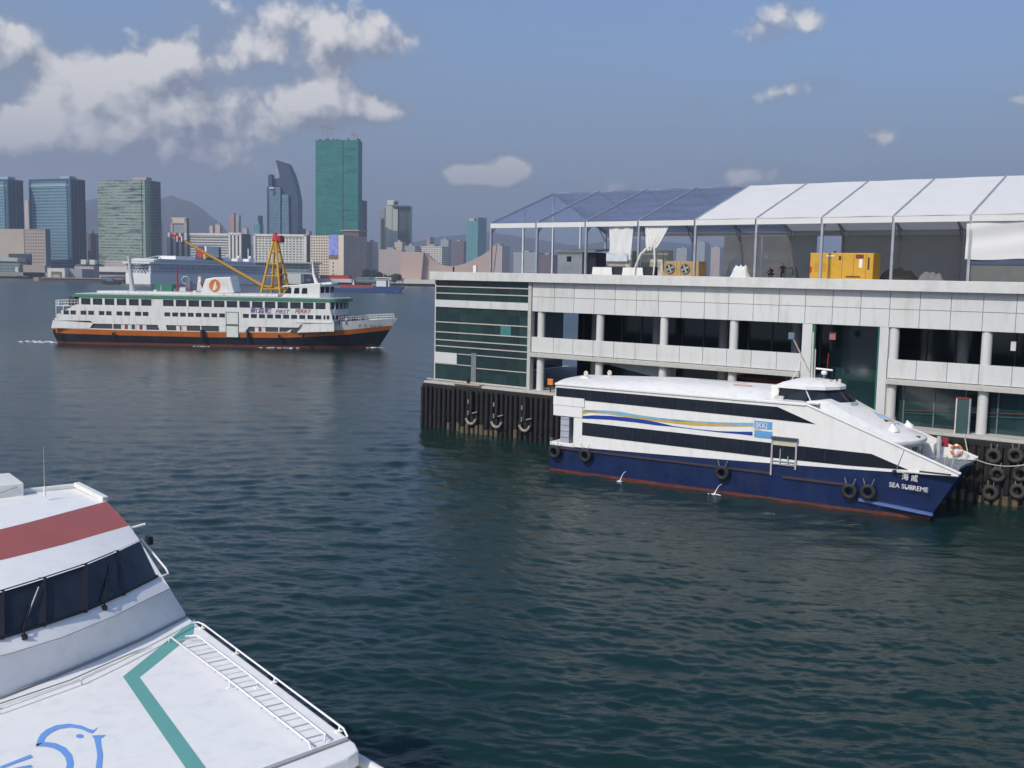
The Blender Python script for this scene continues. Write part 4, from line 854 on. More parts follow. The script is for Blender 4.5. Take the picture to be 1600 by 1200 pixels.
# ------------------------------------------------------------------ three deck harbour ferry
FF = Frame((-95.41, 213.57, 0), 0.006)
def harbour_ferry():
    t = empty('harbour_ferry', FF.o, 0.006, 'white three deck passenger ferry with orange band and green roof edge crossing the harbour', 'ferry')
    def Q(px, py, v=0.0): return FF.px(px, py, v)
    white = mat('aged_white_paint', (0.78, 0.77, 0.73), 0.45, var=.05, vs=.3, dirt=((0.42, 0.33, 0.24), 0.5), ds=.45, streak=True)
    BM = 13.0; YC_ = BM/2; L = 70.3
    def curve(xs, ys): return lambda x: float(np.interp(x, xs, ys))
    ob = curve([-1, 0, 15, 35, 50, 62, 71], [2.35, 2.2, 2.0, 1.95, 2.15, 2.9, 4.0])
    ot = curve([-1, 0, 15, 35, 50, 62, 71], [3.3, 3.25, 3.1, 3.1, 3.3, 4.0, 4.95])
    tp = curve([-1, 35, 49.5, 52, 57, 58, 64, 71], [3.42, 3.2, 3.4, 5.1, 5.5, 5.6, 6.0, 6.5])
    hb = lambda s: 6.5*min(1, (.82+.18*min(1, s/.06)))*(1 if s < .66 else max(.03, 1-((s-.66)/.34)**2.1))
    lv = [lambda s: -1.2, lambda s: 0.45+.05*s, lambda s: ob(s*L), lambda s: ot(s*L), lambda s: tp(s*L)]
    x0 = lambda z: -1.2+max(0, 1.6-z)*.55
    xt = lambda z: 66.5+min(z, 6.5)*.62
    bands, pt = loft(lv, x0, xt, hb, lambda s: YC_, lambda z: .90+.10*min(1, max(0, z/3.0)), 44)
    for b, nm, m_ in zip(bands, ('bottom_paint', 'hull', 'rubbing_band', 'bulwark'), (redb, darkhull, orange, white)): fn(b.build(nm, m_, t, True))
    rows = []
    for i in range(45):
        s = i/44; x = x0(5)+(xt(4.9)-x0(5))*s; z = max(3.0, tp(s*L)-1.0); rows.append([(x, YC_-hb(s)*.97, z), (x, YC_+hb(s)*.97, z)])
    MB().grid(rows).build('main_deck', mat('green_deck_paint', (0.10, 0.20, 0.15), 0.7), t)
    # decks above
    def side(poly, nm, m_, y0=-.02, y1=.14, both=True):
        P_ = [Q(*p) for p in poly]; MB().prism(P_, y0, y1).build(nm, m_, t)
        if both: MB().prism(P_, BM-y1, BM-y0).build(nm, m_, t)
    # side walls are strips between the window rows, with posts between windows
    zA, zB, zC, zD, zE_ = 4.35, 6.15, 7.0, 8.28, 9.62       # opening top, mid windows, upper windows
    for ya, yb in ((0.0, .14), (BM-.14, BM)):
        MB().prism([(0.0, 4.9), (7.2, 4.9), (7.9, zA), (21.3, zA), (22, 4.35), (22.8, zA), (34.2, zA), (34.2, 4.3), (39.6, 4.3), (39.6, zA), (50.5, zA), (51, 5.0), (58.0, 5.5), (57.7, zB), (1.2, zB), (-.4, 5.2)], ya, yb).build('side_wall', white, t)
        MB().prism([(1.9, zC), (57.5, zC), (57.2, zD), (4.4, zD)], ya, yb).build('side_wall', white, t)
        MB().prism([(5.2, zE_), (57.0, zE_), (57.0, 9.9), (4.9, 9.9)], ya, yb).build('side_wall', white, t)
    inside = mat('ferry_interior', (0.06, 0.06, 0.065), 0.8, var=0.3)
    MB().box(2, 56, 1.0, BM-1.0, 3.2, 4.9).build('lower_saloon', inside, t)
    # windows: panes and the posts between them
    gl = mat('ferry_glass', (0.035, 0.045, 0.055), 0.15, var=0.5, vs=0.8)
    def winrow(cells, z0, z1, xe0, xe1):
        xs = [(Q(a, 480)[0], Q(b, 480)[0]) for a, b in cells]
        for a, b in xs: MB().box(a, b, .10, .13, z0, z1).build('window', gl, t)
        edges = [xe0]+[q for ab in xs for q in ab]+[xe1]
        for a, b in zip(edges[0::2], edges[1::2]):
            if b-a > .05:
                MB().box(a, b, 0.0, .14, z0, z1).build('window_post', white, t)
        MB().box(xe0, xe1, BM-.14, BM, z0, z1).build('side_wall', white, t)
    z4 = lambda a: 60+.18125*a
    z5 = lambda a: 340+.1875*a
    up_ = [(z4(a), z4(b)) for a, b in ((370, 450), (470, 552), (573, 655), (676, 760), (782, 865), (887, 975))]
    a = z4(1075)
    while a < 503: up_.append((a, a+16.6)); a += 19.85
    winrow(up_, zD, zE_, 4.9, 57.1)
    mid = [(z4(a), z4(b)) for a, b in ((212, 262), (275, 322), (362, 412), (428, 478), (520, 568), (582, 630), (672, 722), (738, 790), (832, 885), (898, 948))]
    a = z4(1085)
    while a < 350: mid.append((a, a+9.0)); a += 12.25
    a = z5(210)
    while a < 506: mid.append((a, a+9.3)); a += 12.6
    mid.append((504.5, 515.5)) if mid[-1][1] < 504 else None
    winrow(mid, zB, zC, 1.2, 57.6)
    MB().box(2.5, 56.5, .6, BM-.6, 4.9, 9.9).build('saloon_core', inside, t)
    # lower deck openings
    for (pa, pb) in ((141, 247), (255, 343), (383, 462)):
        a, b = Q(pa, 510)[0], Q(pb, 510)[0]
        MB().prism([(a-.2, 3.25), (b+.1, 3.25), (b-.1 if pa < 380 else b+1.0, zA), (a+1.1, zA)], .16, .2).build('deck_opening_shade', shaddow, t)  # dark sheet painted as the shade inside the opening
        n = 3
        for k in range(1, n):
            x = a+(b-a)*k/n; MB().box(x-.10, x+.10, .02, .14, 3.2, zA).build('deck_post', white, t)
    MB().prism([(21.6, 3.2), (23.2, 3.2), (22.9, 4.4), (21.2, 4.4)], 0, .14).build('side_wall', white, t)
    MB().prism([(-1.0, 3.3), (6.9, 3.2), (7.9, 4.5), (-.6, 4.9)], 0, .14).build('side_wall', white, t)
    MB().prism([(34.0, 3.1), (39.3, 3.1), (40.3, 4.4), (34.0, 4.4)], 0, .14).build('side_wall', white, t)
    MB().prism([(50.2, 3.3), (58, 3.7), (58, 5.6), (51.5, 5.6), (51.3, 4.35)], 0, .14).build('side_wall', white, t)
    for pa in (189, 212, 275, 398):
        a = Q(pa, 510)[0]; MB().box(a, a+2.2, .10, .15, 3.2, 4.25).build('raft_cover', cream, t); MB().box(a+.75, a+1.4, .08, .10, 3.2, 4.25).build('red_stripe', mat('maroon', (0.25, 0.03, 0.06), 0.5), t)
    # boarding doors
    a, b = Q(354, 500)[0], Q(372, 500)[0]
    MB().box(a-.15, b+.15, -.02, 0.05, 2.05, 7.35).build('door_frame', mat('dark_green_frame', (0.06, 0.12, 0.10), 0.5), t)
    for z0, z1 in ((2.1, 4.4), (4.8, 7.2)):
        MB().box(a, b, -.06, -.02, z0, z1).build('boarding_door', cream, t)
    # roof
    def deckpoly(xa, xf, ins=0.0, rnd=3.0):
        p = [(xa, ins), (xf-rnd, ins)]+[(xf-rnd+rnd*1.15*sin(q*pi/12*1.0), YC_-(YC_-ins)*cos(q*pi/12)) for q in range(1, 12)]+[(xf-rnd, BM-ins), (xa, BM-ins)]
        return p
    MB().slab(deckpoly(3.6, 60.4, -.15), 9.85, 10.45).build('green_roof_edge', greenp, t)
    MB().slab(deckpoly(4.2, 59.9, .1), 10.45, 10.62).build('roof', mat('grey_roof', (0.50, 0.51, 0.5), 0.7), t)
    MB().box(8.2, 46, 1.3, BM-1.3, 10.62, 11.15).build('roof_casing', mat('grey_roof', (0.50, 0.51, 0.5), 0.7), t)
    MB().box(8.2, 46, 1.25, 1.3, 10.7, 11.2).build('roof_coaming', white, t)
    # curved fronts of the two saloons
    for z0, z1 in ((5.6, zB), (zC, zD), (zE_, 9.86)):
        r = []
        for z in (z0, z1): r.append([(p[0]-.9, p[1], z) for p in deckpoly(50, 60.2, .02)[1:-1]])
        MB().grid(r).build('front_wall', white, t)
    pp = deckpoly(50, 60.2, .12)[1:-1]
    for z0, z1 in ((zB, zC), (zD, zE_)):
        MB().grid([[(p[0]-.92, p[1], z) for p in pp] for z in (z0, z1)]).build('front_glazing', gl, t)
        for i in range(0, len(pp)): MB().bar((pp[i][0]-.88, pp[i][1], z0), (pp[i][0]-.88, pp[i][1], z1), .22, .16).build('front_post', white, t)
    # wheelhouse
    wl = [Q(433, 460, 2.5)[0], Q(511, 440, 2.5)[0]]
    wp = lambda k, z: [(46.6+(1-k)*2.2, 2.3+k*0, z), (54.6, 2.3, z), (56.4, 4.2, z), (56.9, 6.5, z), (56.4, 8.8, z), (54.6, 10.7, z), (46.6+(1-k)*2.2, 10.7, z)]
    rows = [wp(1, 10.6), wp(.75, 11.3), wp(.3, 12.4), wp(.2, 12.8)]
    MB().grid(rows, True).build('wheelhouse_wall', white, t)
    MB().hexa([(46.5, 2.1, 12.75), (57.2, 2.6, 13.5), (57.2, 10.4, 13.5), (46.5, 10.9, 12.75), (47.2, 2.4, 13.0), (56.8, 3.0, 13.95), (56.8, 10.0, 13.95), (47.2, 10.6, 13.0)]).build('wheelhouse_roof', white, t, bevel=.08)
    MB().grid([wp(.2, 12.75), [(x+.1, y, z+.9 if x > 50 else z+.2) for x, y, z in wp(.2, 12.75)]], True).build('wheelhouse_brow', white, t)
    for a, b in ((444, 455), (459, 467.5), (471, 480)):
        x0_, x1_ = Q(a, 450, 2.3)[0], Q(b, 450, 2.3)[0]; MB().prism([(x0_, 11.4), (x1_, 11.4), (x1_, 12.6), (x0_+.7*(a == 444)+.2, 12.55)], 2.24, 2.32).build('wheelhouse_window', blackw, t)
    fp = wp(.3, 0)[1:6]
    for i in range(4):
        a, b = Vector(fp[i]), Vector(fp[i+1]); o_ = Vector((.06, -.03 if i < 2 else .03, 0))
        for q in range(2 if i in (1, 2) else 2):
            c, d = a.lerp(b, .08+.47*q), a.lerp(b, .45+.47*q)
            MB().hexa([c+Vector((0, 0, 11.6)), d+Vector((0, 0, 11.6)), d+Vector((-.1, 0, 11.6)), c+Vector((-.1, 0, 11.6)), c+o_*1.5+Vector((0, 0, 12.9)), d+o_*1.5+Vector((0, 0, 12.9)), d+Vector((-.1, 0, 12.9)), c+Vector((-.1, 0, 12.9))]).build('wheelhouse_window', blackw, t)
    # masts and funnel
    MB().tube([(53.3, YC_, 13.2), (52.5, YC_, 15.5), (52.2, YC_, 19.0)], [.45, .28, .10], 8).build('fore_mast', white, t, True)
    ax, az_ = Q(201, 400, YC_); bx, bz = Q(208, 457, YC_)
    MB().tube([(bx, YC_, 10.6), (bx-.2, YC_, 12.2), (ax, YC_, az_)], [.85, .55, .30], 8).build('aft_mast', mat('pale_grey_mast', (0.48, 0.48, 0.46), 0.5), t, True)
    MB().bar((ax-.9, YC_, az_-.1), (ax+.6, YC_, az_-.1), .12, .12).build('mast_yard', steel, t)
    MB().tube([(ax-.1, YC_, az_), (ax-.2, YC_, az_+1.3)], .06, 5).build('aerial', steel, t)
    f = [Q(313, 458, 3.5), Q(321, 436, 3.5), Q(334, 433.5, 3.5), Q(360, 432.5, 3.5), Q(366, 458, 3.5)]
    MB().prism(f, 3.5, 9.5).build('funnel', white, t, bevel=.15)
    cx, cz_ = Q(335.5, 446.5, 3.5); MB().disc((cx, 3.46, cz_), 1.22, 28, .95, 1.12, .035).build('funnel_emblem', mat('emblem_orange', (0.62, 0.17, 0.03), 0.5), t)
    MB().prism([(cx-.45, cz_-.95), (cx+.12, cz_-.95), (cx+.30, cz_+.1), (cx+.28, cz_+.9), (cx+.02, cz_+.75), (cx-.30, cz_-.2)], 3.43, 3.46).build('funnel_emblem', white, t)
    MB().prism([(cx+.2, cz_-.9), (cx+.5, cz_-.3), (cx+.33, cz_+.3)], 3.43, 3.46).build('funnel_emblem', white, t)
    for px in (238, 300): x = Q(px, 457)[0]; MB().box(x-.3, x+.3, 1.6, 2.2, 11.1, 11.6).build('roof_vent', white, t)
    # name on the side
    red_l = mat('dark_red_letters', (0.30, 0.06, 0.07), 0.5); blu = mat('violet_letters', (0.10, 0.05, 0.18), 0.5)
    x, z = Q(391.5, 489.0); text('lettering', '新渡輪', 1.50, blu, t, (x, -.04, z+.10), sx=.98, ext=.01, bold=.02)
    x, z = Q(430, 489.8); text('lettering', 'FIRST', 1.20, blu, t, (x, -.04, z), sx=1.0, shear=.25, ext=.01, bold=.01)
    x, z = Q(460.5, 489.3); text('lettering', 'FERRY', 1.20, red_l, t, (x, -.04, z), sx=.97, shear=.25, ext=.01, bold=.01)
    # bow name, painted small on the bulwark
    for px, s_ in ((559, '新'), (571, '飛')):
        pass
    x, z = Q(560, 511.5, 1.2); text('lettering', '新 飛  XIN FEI', .85, mat('dark_name_paint', (0.05, 0.05, 0.07), .5), t, (x, .62, z), rot=(pi/2, 0, radians(14)), ext=.01)
    # rails
    def rail(pts, h, n, nm='rail'):
        b = MB(); P_ = [Vector(p) for p in pts]
        for dz in (h, h*.5): b.tube([p+Vector((0, 0, dz)) for p in P_], .045, 5)
        for i in range(len(P_)-1):
            for k in range(n+1): q = P_[i].lerp(P_[i+1], k/n); b.tube([q, q+Vector((0, 0, h))], .035, 4)
        return b.build(nm, white, t)
    bp = []
    for i in range(15):
        s = .80+.19*i/14; z = tp(s*L); bp.append((x0(z)+(xt(z)-x0(z))*s, YC_-hb(s), z))
    rail(bp, .95, 2, 'bow_rail'); rail([(x, BM-y, z) for x, y, z in bp], .95, 2, 'bow_rail')
    rail([(57.6, .3, 5.6), bp[1]], .95, 4, 'bow_rail')
    rail([(4.6, .1, zD-.1), (.0, .1, zD-.3), (-.4, 3, zD-.3), (-.4, 10, zD-.3), (0, BM-.1, zD-.3)], 1.1, 7, 'stern_rail')
    MB().slab([(.0, .1), (5, .1), (5, BM-.1), (0, BM-.1)], zD-.42, zD-.28).build('stern_deck', white, t)
    for x in (.1, 1.6): MB().box(x-.06, x+.06, .02, .14, 5.6, zD-.4).build('stern_post', white, t)
    MB().prism([(0.0, 5.2), (1.6, 6.3), (.4, 6.3)], 0, .1).build('stern_bracket', white, t)
    # ship side fenders
    for px, z, s_ in ((317, 2.6, 1.0), (388, 2.6, .8), (178, 2.2, .45), (437, 2.4, .45), (474, 2.6, .5), (86, 2.6, .5)):
        x = Q(px, 520)[0]; MB().tube([(x, -.3, z-.9*s_), (x, -.38, z+.9*s_)], .42*max(.6, s_), 10).build('rubber_fender', black, t, True)
    MB().prism([(50, 5.6), (57.6, 5.6), (57.6, 5.4), (50, 5.4)], -.1, 0).build('side_moulding', white, t)
    # people-height lockers on bow deck
    MB().box(60.5, 62.0, 5.2, 7.8, 5.0, 6.3).build('windlass', mat('dark_windlass', (0.05, 0.05, 0.06), 0.6), t, bevel=.1)
    return t
harbour_ferry()
_sh = [('red_shirt', (0.5, 0.05, 0.05), 'red'), ('white_shirt', (0.7, 0.7, 0.7), 'white'), ('green_shirt', (0.2, 0.35, 0.1), 'green'), ('blue_shirt', (0.05, 0.12, 0.4), 'blue'), ('orange_shirt', (0.6, 0.25, 0.05), 'orange'), ('black_shirt', (0.03, 0.03, 0.03), 'black'), ('pink_shirt', (0.6, 0.3, 0.35), 'pink')]
for k, (px, y_) in enumerate(((536, 3.0), (541, 2.2), (549, 2.8), (545, 5.0), (561, 4.0), (566, 4.8), (530, 1.6))):
    x = FF.px(px, 500, y_)[0]; nm, c, wd_ = _sh[k]
    person(FF.world(x, y_, 5.0), k*.9-1, cl(nm, c), cl('dark_jeans', (0.03, 0.04, 0.07)), 'passenger in a %s shirt standing on the open bow deck of the ferry' % wd_, 'passengers on the ferry bow deck', h=1.72)
def foam(name, pts, lab, w_=.6, seed=1, n=60):
    r = random.Random(seed); b = MB(); P_ = [Vector(p) for p in pts]
    for k in range(n):
        i = r.randrange(len(P_)-1); q = P_[i].lerp(P_[i+1], r.random()); b.ball((q.x, q.y+r.uniform(-w_, w_), r.uniform(0.0, .12)), r.uniform(.06, .2), 6, 4, (2.6, 1, .4))
    o = b.build(name, mat('white_foam', (0.75, 0.80, 0.80), 0.5, var=0.05), None, True); tag(o, lab, 'foam', None, 'stuff'); return o
foam('bow_foam', [FF.world(64, 4.6, 0), FF.world(67.5, 6.2, 0)], 'white foam at the ferry bow waterline', .4, 1, 22)
foam('side_foam', [FF.world(42, -.4, 0), FF.world(51, -.3, 0)], 'thin white foam along the ferry waterline amidships', .15, 2, 16)
foam('stern_foam', [FF.world(28, -.3, 0), FF.world(32, -.6, .05)], 'short white splash at the ferry side aft of the door', .15, 3, 10)
foam('stern_wake', [FF.world(-9, 4, 0), FF.world(-1.0, 3, 0)], 'faint white wake trailing behind the ferry stern', 2.0, 4, 60)

# ------------------------------------------------------------------ near vessel, lower left
NA = -0.9100273516354044
NFm = Frame((-6.9697, 22.4032, 0), NA)
def near_boat():
    t = empty('white_ferry', NFm.o, NA, 'white ferry foredeck with red roof band and teal stripe close to the camera', 'ferry')
    n = lambda x, v, z: (x, -v, z)
    VW = 10.0; teal = mat('teal_deck_stripe', (0.13, 0.36, 0.32), 0.5, var=0.04); redr = mat('brick_red_roof_paint', (0.36, 0.10, 0.085), 0.5, var=0.04, vs=1.0)
    lbl = mat('light_blue_emblem', (0.16, 0.34, 0.72), 0.5, var=0.04)
    def sym(c): return c+[(x, VW-v) for x, v in reversed(c)]
    def intp(c, v): return float(np.interp(v, [q[1] for q in c], [q[0] for q in c]))
    base = [(-.71, .03), (.17, 1.34), (.79, 2.45), (1.33, 3.5), (1.75, 4.4), (1.9, 5.0)]
    seam = [(-.72, .38), (-.21, 1.09), (.48, 1.96), (1.19, 3.16), (1.55, 4.2), (1.68, 5.0)]
    wb = [(-.92, .60), (-.04, 1.66), (.66, 2.64), (1.07, 3.53), (1.38, 4.34), (1.48, 5.0)]
    wt = [(-1.60, .78), (-.92, 1.52), (-.23, 2.38), (.31, 3.33), (.75, 4.19), (.87, 5.0)]
    rb = [(-1.95, .88), (-1.45, 1.8), (-1.02, 2.56), (-.7, 3.3), (-.44, 3.94), (-.25, 5.0)]
    rtp = [(-3.30, .99), (-2.85, 1.75), (-2.47, 2.39), (-2.1, 3.0), (-1.75, 3.67), (-1.5, 5.0)]
    bk = [(-5.2, 1.0), (-5.2, 1.9), (-5.1, 2.6), (-4.95, 3.4), (-4.85, 4.2), (-4.8, 5.0)]
    R_ = lambda c, z, dz=None: [n(x, v, z if dz is None else z+dz[i]) for i, (x, v) in enumerate(sym(c))]
    def strip(nm, rows, m_, smooth=True, par=t):
        return MB().grid(rows).build(nm, m_, par, smooth)
    # main upper deck
    dk = [(-9, -.03), (7.15, -.03), (7.42, .05), (7.55, .32), (7.95, 2.8), (8.05, 5.0)]
    full = [(x, -v) for x, v in dk]+[(x, -(VW-v)) for x, v in reversed(dk)]
    MB().slab(full, 7.72, 8.0).build('foredeck', nearwhite, t, bevel=.04)
    MB().slab([(x-.15 if x > 0 else x, y) for x, y in full], 5.2, 7.74).build('front_cabin', nearwhite, t)
    MB().slab([(-8.8, .35), (12.0, .35), (14.5, -2.2), (14.8, -5), (14.5, -7.8), (12.0, -10.35), (-8.8, -10.35)], 4.4, 5.4).build('main_hull_top', nearwhite, t)
    # twin hulls
    for yc_ in (-1.5, -8.5):
        bands, _ = loft([lambda s: -1, lambda s: .3, lambda s: 4.4], lambda z: -22, lambda z: 12.5+z*.55, lambda s: 1.5*(1 if s < .75 else max(.03, 1-((s-.75)/.25)**2)), lambda s: yc_, lambda z: 1, 24)
        fn(bands[0].build('bottom_paint', redb, t)); fn(bands[1].build('hull', white, t, True))
    MB().box(-22, -8.9, -9.9, -.1, 4.4, 8.0).build('after_cabin', nearwhite, t)
    # bow bulwark sloping down past the cabin
    for yy in (.30, -10.30): MB().prism([(6.6, 5.0), (14.0, 5.0), (12.5, 6.7), (7.6, 7.60), (6.4, 7.45)], yy-.10, yy+.06).build('bow_bulwark', nearwhite, t, bevel=.02)
    MB().tube([(6.3, .06, 7.50), (7.0, .16, 7.62), (7.8, .25, 7.62), (8.8, .28, 7.52), (12.5, .2, 6.74)], .09, 10).build('bulwark_cap', cream, t, True)
    MB().torus((8.1, -.8, 6.9), (.1, 1, .1), .5, .05, 20, 8, arc=pi, a0=0).build('mooring_fairlead', mat('rusty_ring', (0.35, 0.28, 0.2), 0.6), t, True)
    # fairing, windscreen, brow and roof of the wheelhouse
    ar = [.0]*12
    strip('fairing', [R_(base, 8.0), [n(x-.03, v, 8.10) for x, v in sym(base)], [n((x1*.5+x2*.5)-.03, (v1+v2)/2, 8.42) for (x1, v1), (x2, v2) in zip(sym(base), sym(seam))], R_(seam, 8.74)], nearwhite)
    strip('fairing_top', [R_(seam, 8.76), R_(wb, 9.0)], nearwhite)
    MB().tube([n(x+.005, v, 8.752) for x, v in sym(seam)], .010, 5).build('fairing_seam', mat('seam_grey', (0.35, 0.35, 0.34), 0.7), t)
    MB().tube([n(x+.03, v, 8.03) for x, v in sym(base)], .022, 6).build('fairing_shadow_line', mat('gap_and_rail_grey', (0.30, 0.30, 0.29), 0.7), t)  # grey tube painted as the shadow gap along the fairing base
    strip('windscreen', [R_(wb, 9.0), R_(wt, 9.76)], mat('near_glass', (0.020, 0.026, 0.034), 0.08, var=0.5, vs=0.9, spec=0.5), False)
    sw, stp = sym(wb), sym(wt)
    fr = mat('black_window_frame', (0.006, 0.007, 0.01), 0.35)
    for row, z in ((sw, 9.03), (stp, 9.73)): MB().tube([n(x+.01, v, z) for x, v in row], .035, 6).build('windscreen_frame', fr, t)
    for i in range(1, 11):
        if i in (5, 6): continue
        a = Vector(n(*sw[i], 9.0)); b = Vector(n(*stp[i], 9.76)); MB().bar(a+Vector((.012, 0, 0)), b+Vector((.012, 0, 0)), .16, .03).build('windscreen_post', fr, t)
    for i, q in ((1, .5), (3, .45), (4, .6), (7, .5)):      # wipers
        a = Vector(n(*sw[i], 9.0)).lerp(Vector(n(*sw[i+1], 9.0)), q); c = Vector(n(*stp[i], 9.76)).lerp(Vector(n(*stp[i+1], 9.76)), q*.4)
        wpo = MB(); wpo.tube([a+Vector((.10, 0, -.06)), a+Vector((.08, 0, .08)), a.lerp(c, .55)+Vector((.06, 0, 0))], .018, 6)
        w_ = wpo.build('wiper', fr, t); MB().bar(a.lerp(c, .30)+Vector((.05, 0, 0)), a.lerp(c, .85)+Vector((.05, .10, 0)), .02, .03).build('wiper_blade', fr if i != 3 else steel, w_)
        MB().box(-.05, .05, -.05, .05, -.04, .05).build('wiper_motor', fr, w_, bevel=.01, loc=a+Vector((.10, 0, -.07)))
    strip('brow_lip', [[n(x-.05, v, 9.72) for x, v in sym(wt)], [n(x+.08, v, 9.74) for x, v in sym(wt)]], nearwhite)
    strip('brow', [[n(x+.08, v, 9.74) for x, v in sym(wt)], R_(rb, 10.03)], nearwhite)
    strip('roof_band', [R_(rb, 10.032), R_(rtp, 10.36)], redr)
    strip('roof', [R_(rtp, 10.362), R_(bk, 10.44)], nearwhite)
    for sgn in (0, 1):
        m2 = (lambda x, v, z: n(x, v, z)) if not sgn else (lambda x, v, z: n(x, VW-v, z))
        pol = [m2(-.92, .60, 9.0), m2(-1.6, .78, 9.76), m2(-1.95, .88, 10.03), m2(-3.3, .99, 10.36), m2(-5.2, 1.0, 10.44), m2(-5.3, .8, 8.0), m2(-.72, .1, 8.0), m2(-.72, .38, 8.75)]
        MB().add(pol, [tuple(range(8))]).build('wheelhouse_side', nearwhite, t)
        MB().bar(m2(-3.3, 1.02, 10.42), m2(-4.95, 1.25, 10.52), .16, .12).build('roof_coaming', cream, t, bevel=.02)
    MB().add([n(-5.2, 1.0, 10.44), n(-5.2, 9.0, 10.44), n(-5.3, 9.2, 8.0), n(-5.3, .8, 8.0)], [(0, 1, 2, 3)]).build('wheelhouse_back', nearwhite, t)
    MB().bar(n(-5.0, 1.3, 10.48), n(-4.9, 4.9, 10.50), .14, .1).build('roof_coaming', cream, t, bevel=.02)
    # aerial, mirror arm, window guard
    px_ = NFm.pz(70, 776, 10.5)
    MB().tube([px_, (px_[0], px_[1], 11.72)], [.012, .006], 6).build('aerial', steel, t)
    MB().tube([px_, (px_[0], px_[1], 10.75)], .03, 6).build('aerial_base', nearwhite, t)
    MB().tube([n(-2.0, .85, 9.95), n(-2.0, .50, 10.0)], .03, 6).build('lamp_arm', nearwhite, t)
    MB().tube([n(-1.95, .62, 9.68), n(-1.1, .34, 9.12), n(-.98, .32, 9.02), n(-.95, .5, 8.99)], .024, 8).build('window_guard', nearwhite, t, True)
    MB().box(-.12, .12, -.06, .06, -.1, .1).build('mirror', fr, t, loc=n(-1.8, .48, 9.66), bevel=.02)
    # box like structure aft of the wheelhouse
    lx = NFm.pz(15, 780, 10.4)
    MB().box(lx[0]-1.6, lx[0]-.1, lx[1]-1.2, lx[1]+.35, 8.0, 10.75).build('aft_locker', cream, t, bevel=.03)
    MB().bar((lx[0]-.08, lx[1]-1.1, 10.3), (lx[0]-.08, lx[1]+.2, 10.66), .02, .03).build('locker_stay', steel, t)
    # stripe round the foredeck
    P = lambda px, py, z=8.006: tuple(NFm.pz(px, py, z))
    q = [P(299, 971), P(192, 1057), P(290, 1200)]; qi = [P(302, 990), P(218, 1058), P(322, 1200)]
    def ext(a, b, k): return tuple(b[i]+(b[i]-a[i])*k for i in range(3))
    q.append(ext(q[1], q[2], .16)); qi.append(ext(qi[1], qi[2], .16))
    q[0] = ext(q[1], q[0], .06); qi[0] = ext(qi[1], qi[0], .0)
    MB().grid([q, qi]).build('deck_stripe', teal, t)
    # bird emblem
    z6 = lambda a: [P(x/4, 900+y/4, 8.008) for x, y in a]
    def rib(o_, i_): MB().grid([z6(o_), z6(i_)]).build('emblem', lbl, t)
    rib([(225, 1065), (232, 1030), (252, 990), (290, 958), (350, 932), (430, 922), (510, 934), (562, 957), (585, 962), (612, 945)], [(272, 1040), (276, 1022), (292, 1000), (322, 976), (370, 955), (440, 945), (510, 957), (552, 977), (576, 984), (612, 946)])
    rib([(225, 1050), (290, 1037), (350, 1044), (410, 1072), (447, 1115), (460, 1165), (452, 1215), (430, 1270)], [(226, 1064), (280, 1064), (330, 1074), (376, 1098), (408, 1135), (418, 1175), (408, 1215), (385, 1260)])
    rib([(575, 996), (662, 993), (628, 1016), (632, 1060), (642, 1120), (635, 1200), (610, 1280)], [(575, 998), (588, 1018), (594, 1040), (600, 1070), (608, 1120), (598, 1200), (570, 1275)])
    rib([(0, 1190), (100, 1150), (190, 1116), (200, 1126)], [(0, 1208), (100, 1170), (180, 1142), (206, 1132)])
    rib([(80, 1200), (190, 1180), (200, 1186)], [(40, 1225), (160, 1206), (206, 1192)])
    e = [P((498+24*cos(a*pi/8))/4, 900+(1000+13*sin(a*pi/8))/4, 8.008) for a in range(16)]
    MB().add(e, [tuple(range(16))]).build('emblem', lbl, t)
    # rails round and along the deck
    rp = [n(6.9, -.02, 8.02), n(6.75, -.02, 8.15), n(5, -.02, 8.15), n(2.5, -.02, 8.15), n(.25, -.02, 8.15), n(.05, .03, 8.15), n(.02, .18, 8.15)]
    rc = [n(.55, .9, 8.14), n(1.35, 2.05, 8.14), n(1.95, 3.04, 8.14), n(2.5, 4.6, 8.13), n(2.55, 5.4, 8.13)]
    rl = MB().tube([(p[0], p[1], 8.0+(p[2]-8.0)*.72) for p in rp+rc], .019, 8).build('deck_rail', nearwhite, t, True)
    MB().tube([n(.75, 1.35, 8.05), n(1.2, 2.25, 8.05), n(1.72, 3.2, 8.05), n(2.15, 4.6, 8.05)], .014, 6).build('lower_deck_rail', mat('gap_and_rail_grey', (0.30, 0.30, 0.29), 0.7), t)
    for x in (.2, 2.1, 3.95, 6.6): MB().tube([n(x, -.02, 8.0), n(x, -.02, 8.10)], .018, 6).build('rail_foot', nearwhite, t); MB().box(x-.05, x+.05, -.05, .06, 8.0, 8.02).build('rail_pad', nearwhite, t)
    for x, v in ((1.95, 3.04), (2.5, 4.6)): MB().tube([n(x, v, 8.0), n(x, v, 8.14)], .02, 6).build('rail_foot', nearwhite, t)
    l1 = [n(.66, .90, 8.02), n(.72, .88, 8.14), n(3.5, .79, 8.14), n(6.95, .74, 8.14), n(7.05, .74, 8.02)]
    l2 = [n(.86, .62, 8.14), n(.92, .42, 8.14), n(1.1, .38, 8.14), n(3.5, .36, 8.14), n(6.85, .38, 8.14), n(6.93, .44, 8.06)]
    MB().tube(l1, .020, 8).build('ladder_stile', nearwhite, t, True); MB().tube(l2, .020, 8).build('ladder_stile', nearwhite, t, True)
    for i in range(12):
        x = .98+i*.525; MB().tube([n(x, .87-i*.008, 8.125), n(x+.02, .37, 8.125)], .014, 6).build('ladder_rung', mat('rung_shadow_grey', (0.42, 0.42, 0.42), .5), t)  # rungs darkened to carry their shadow lines on the deck
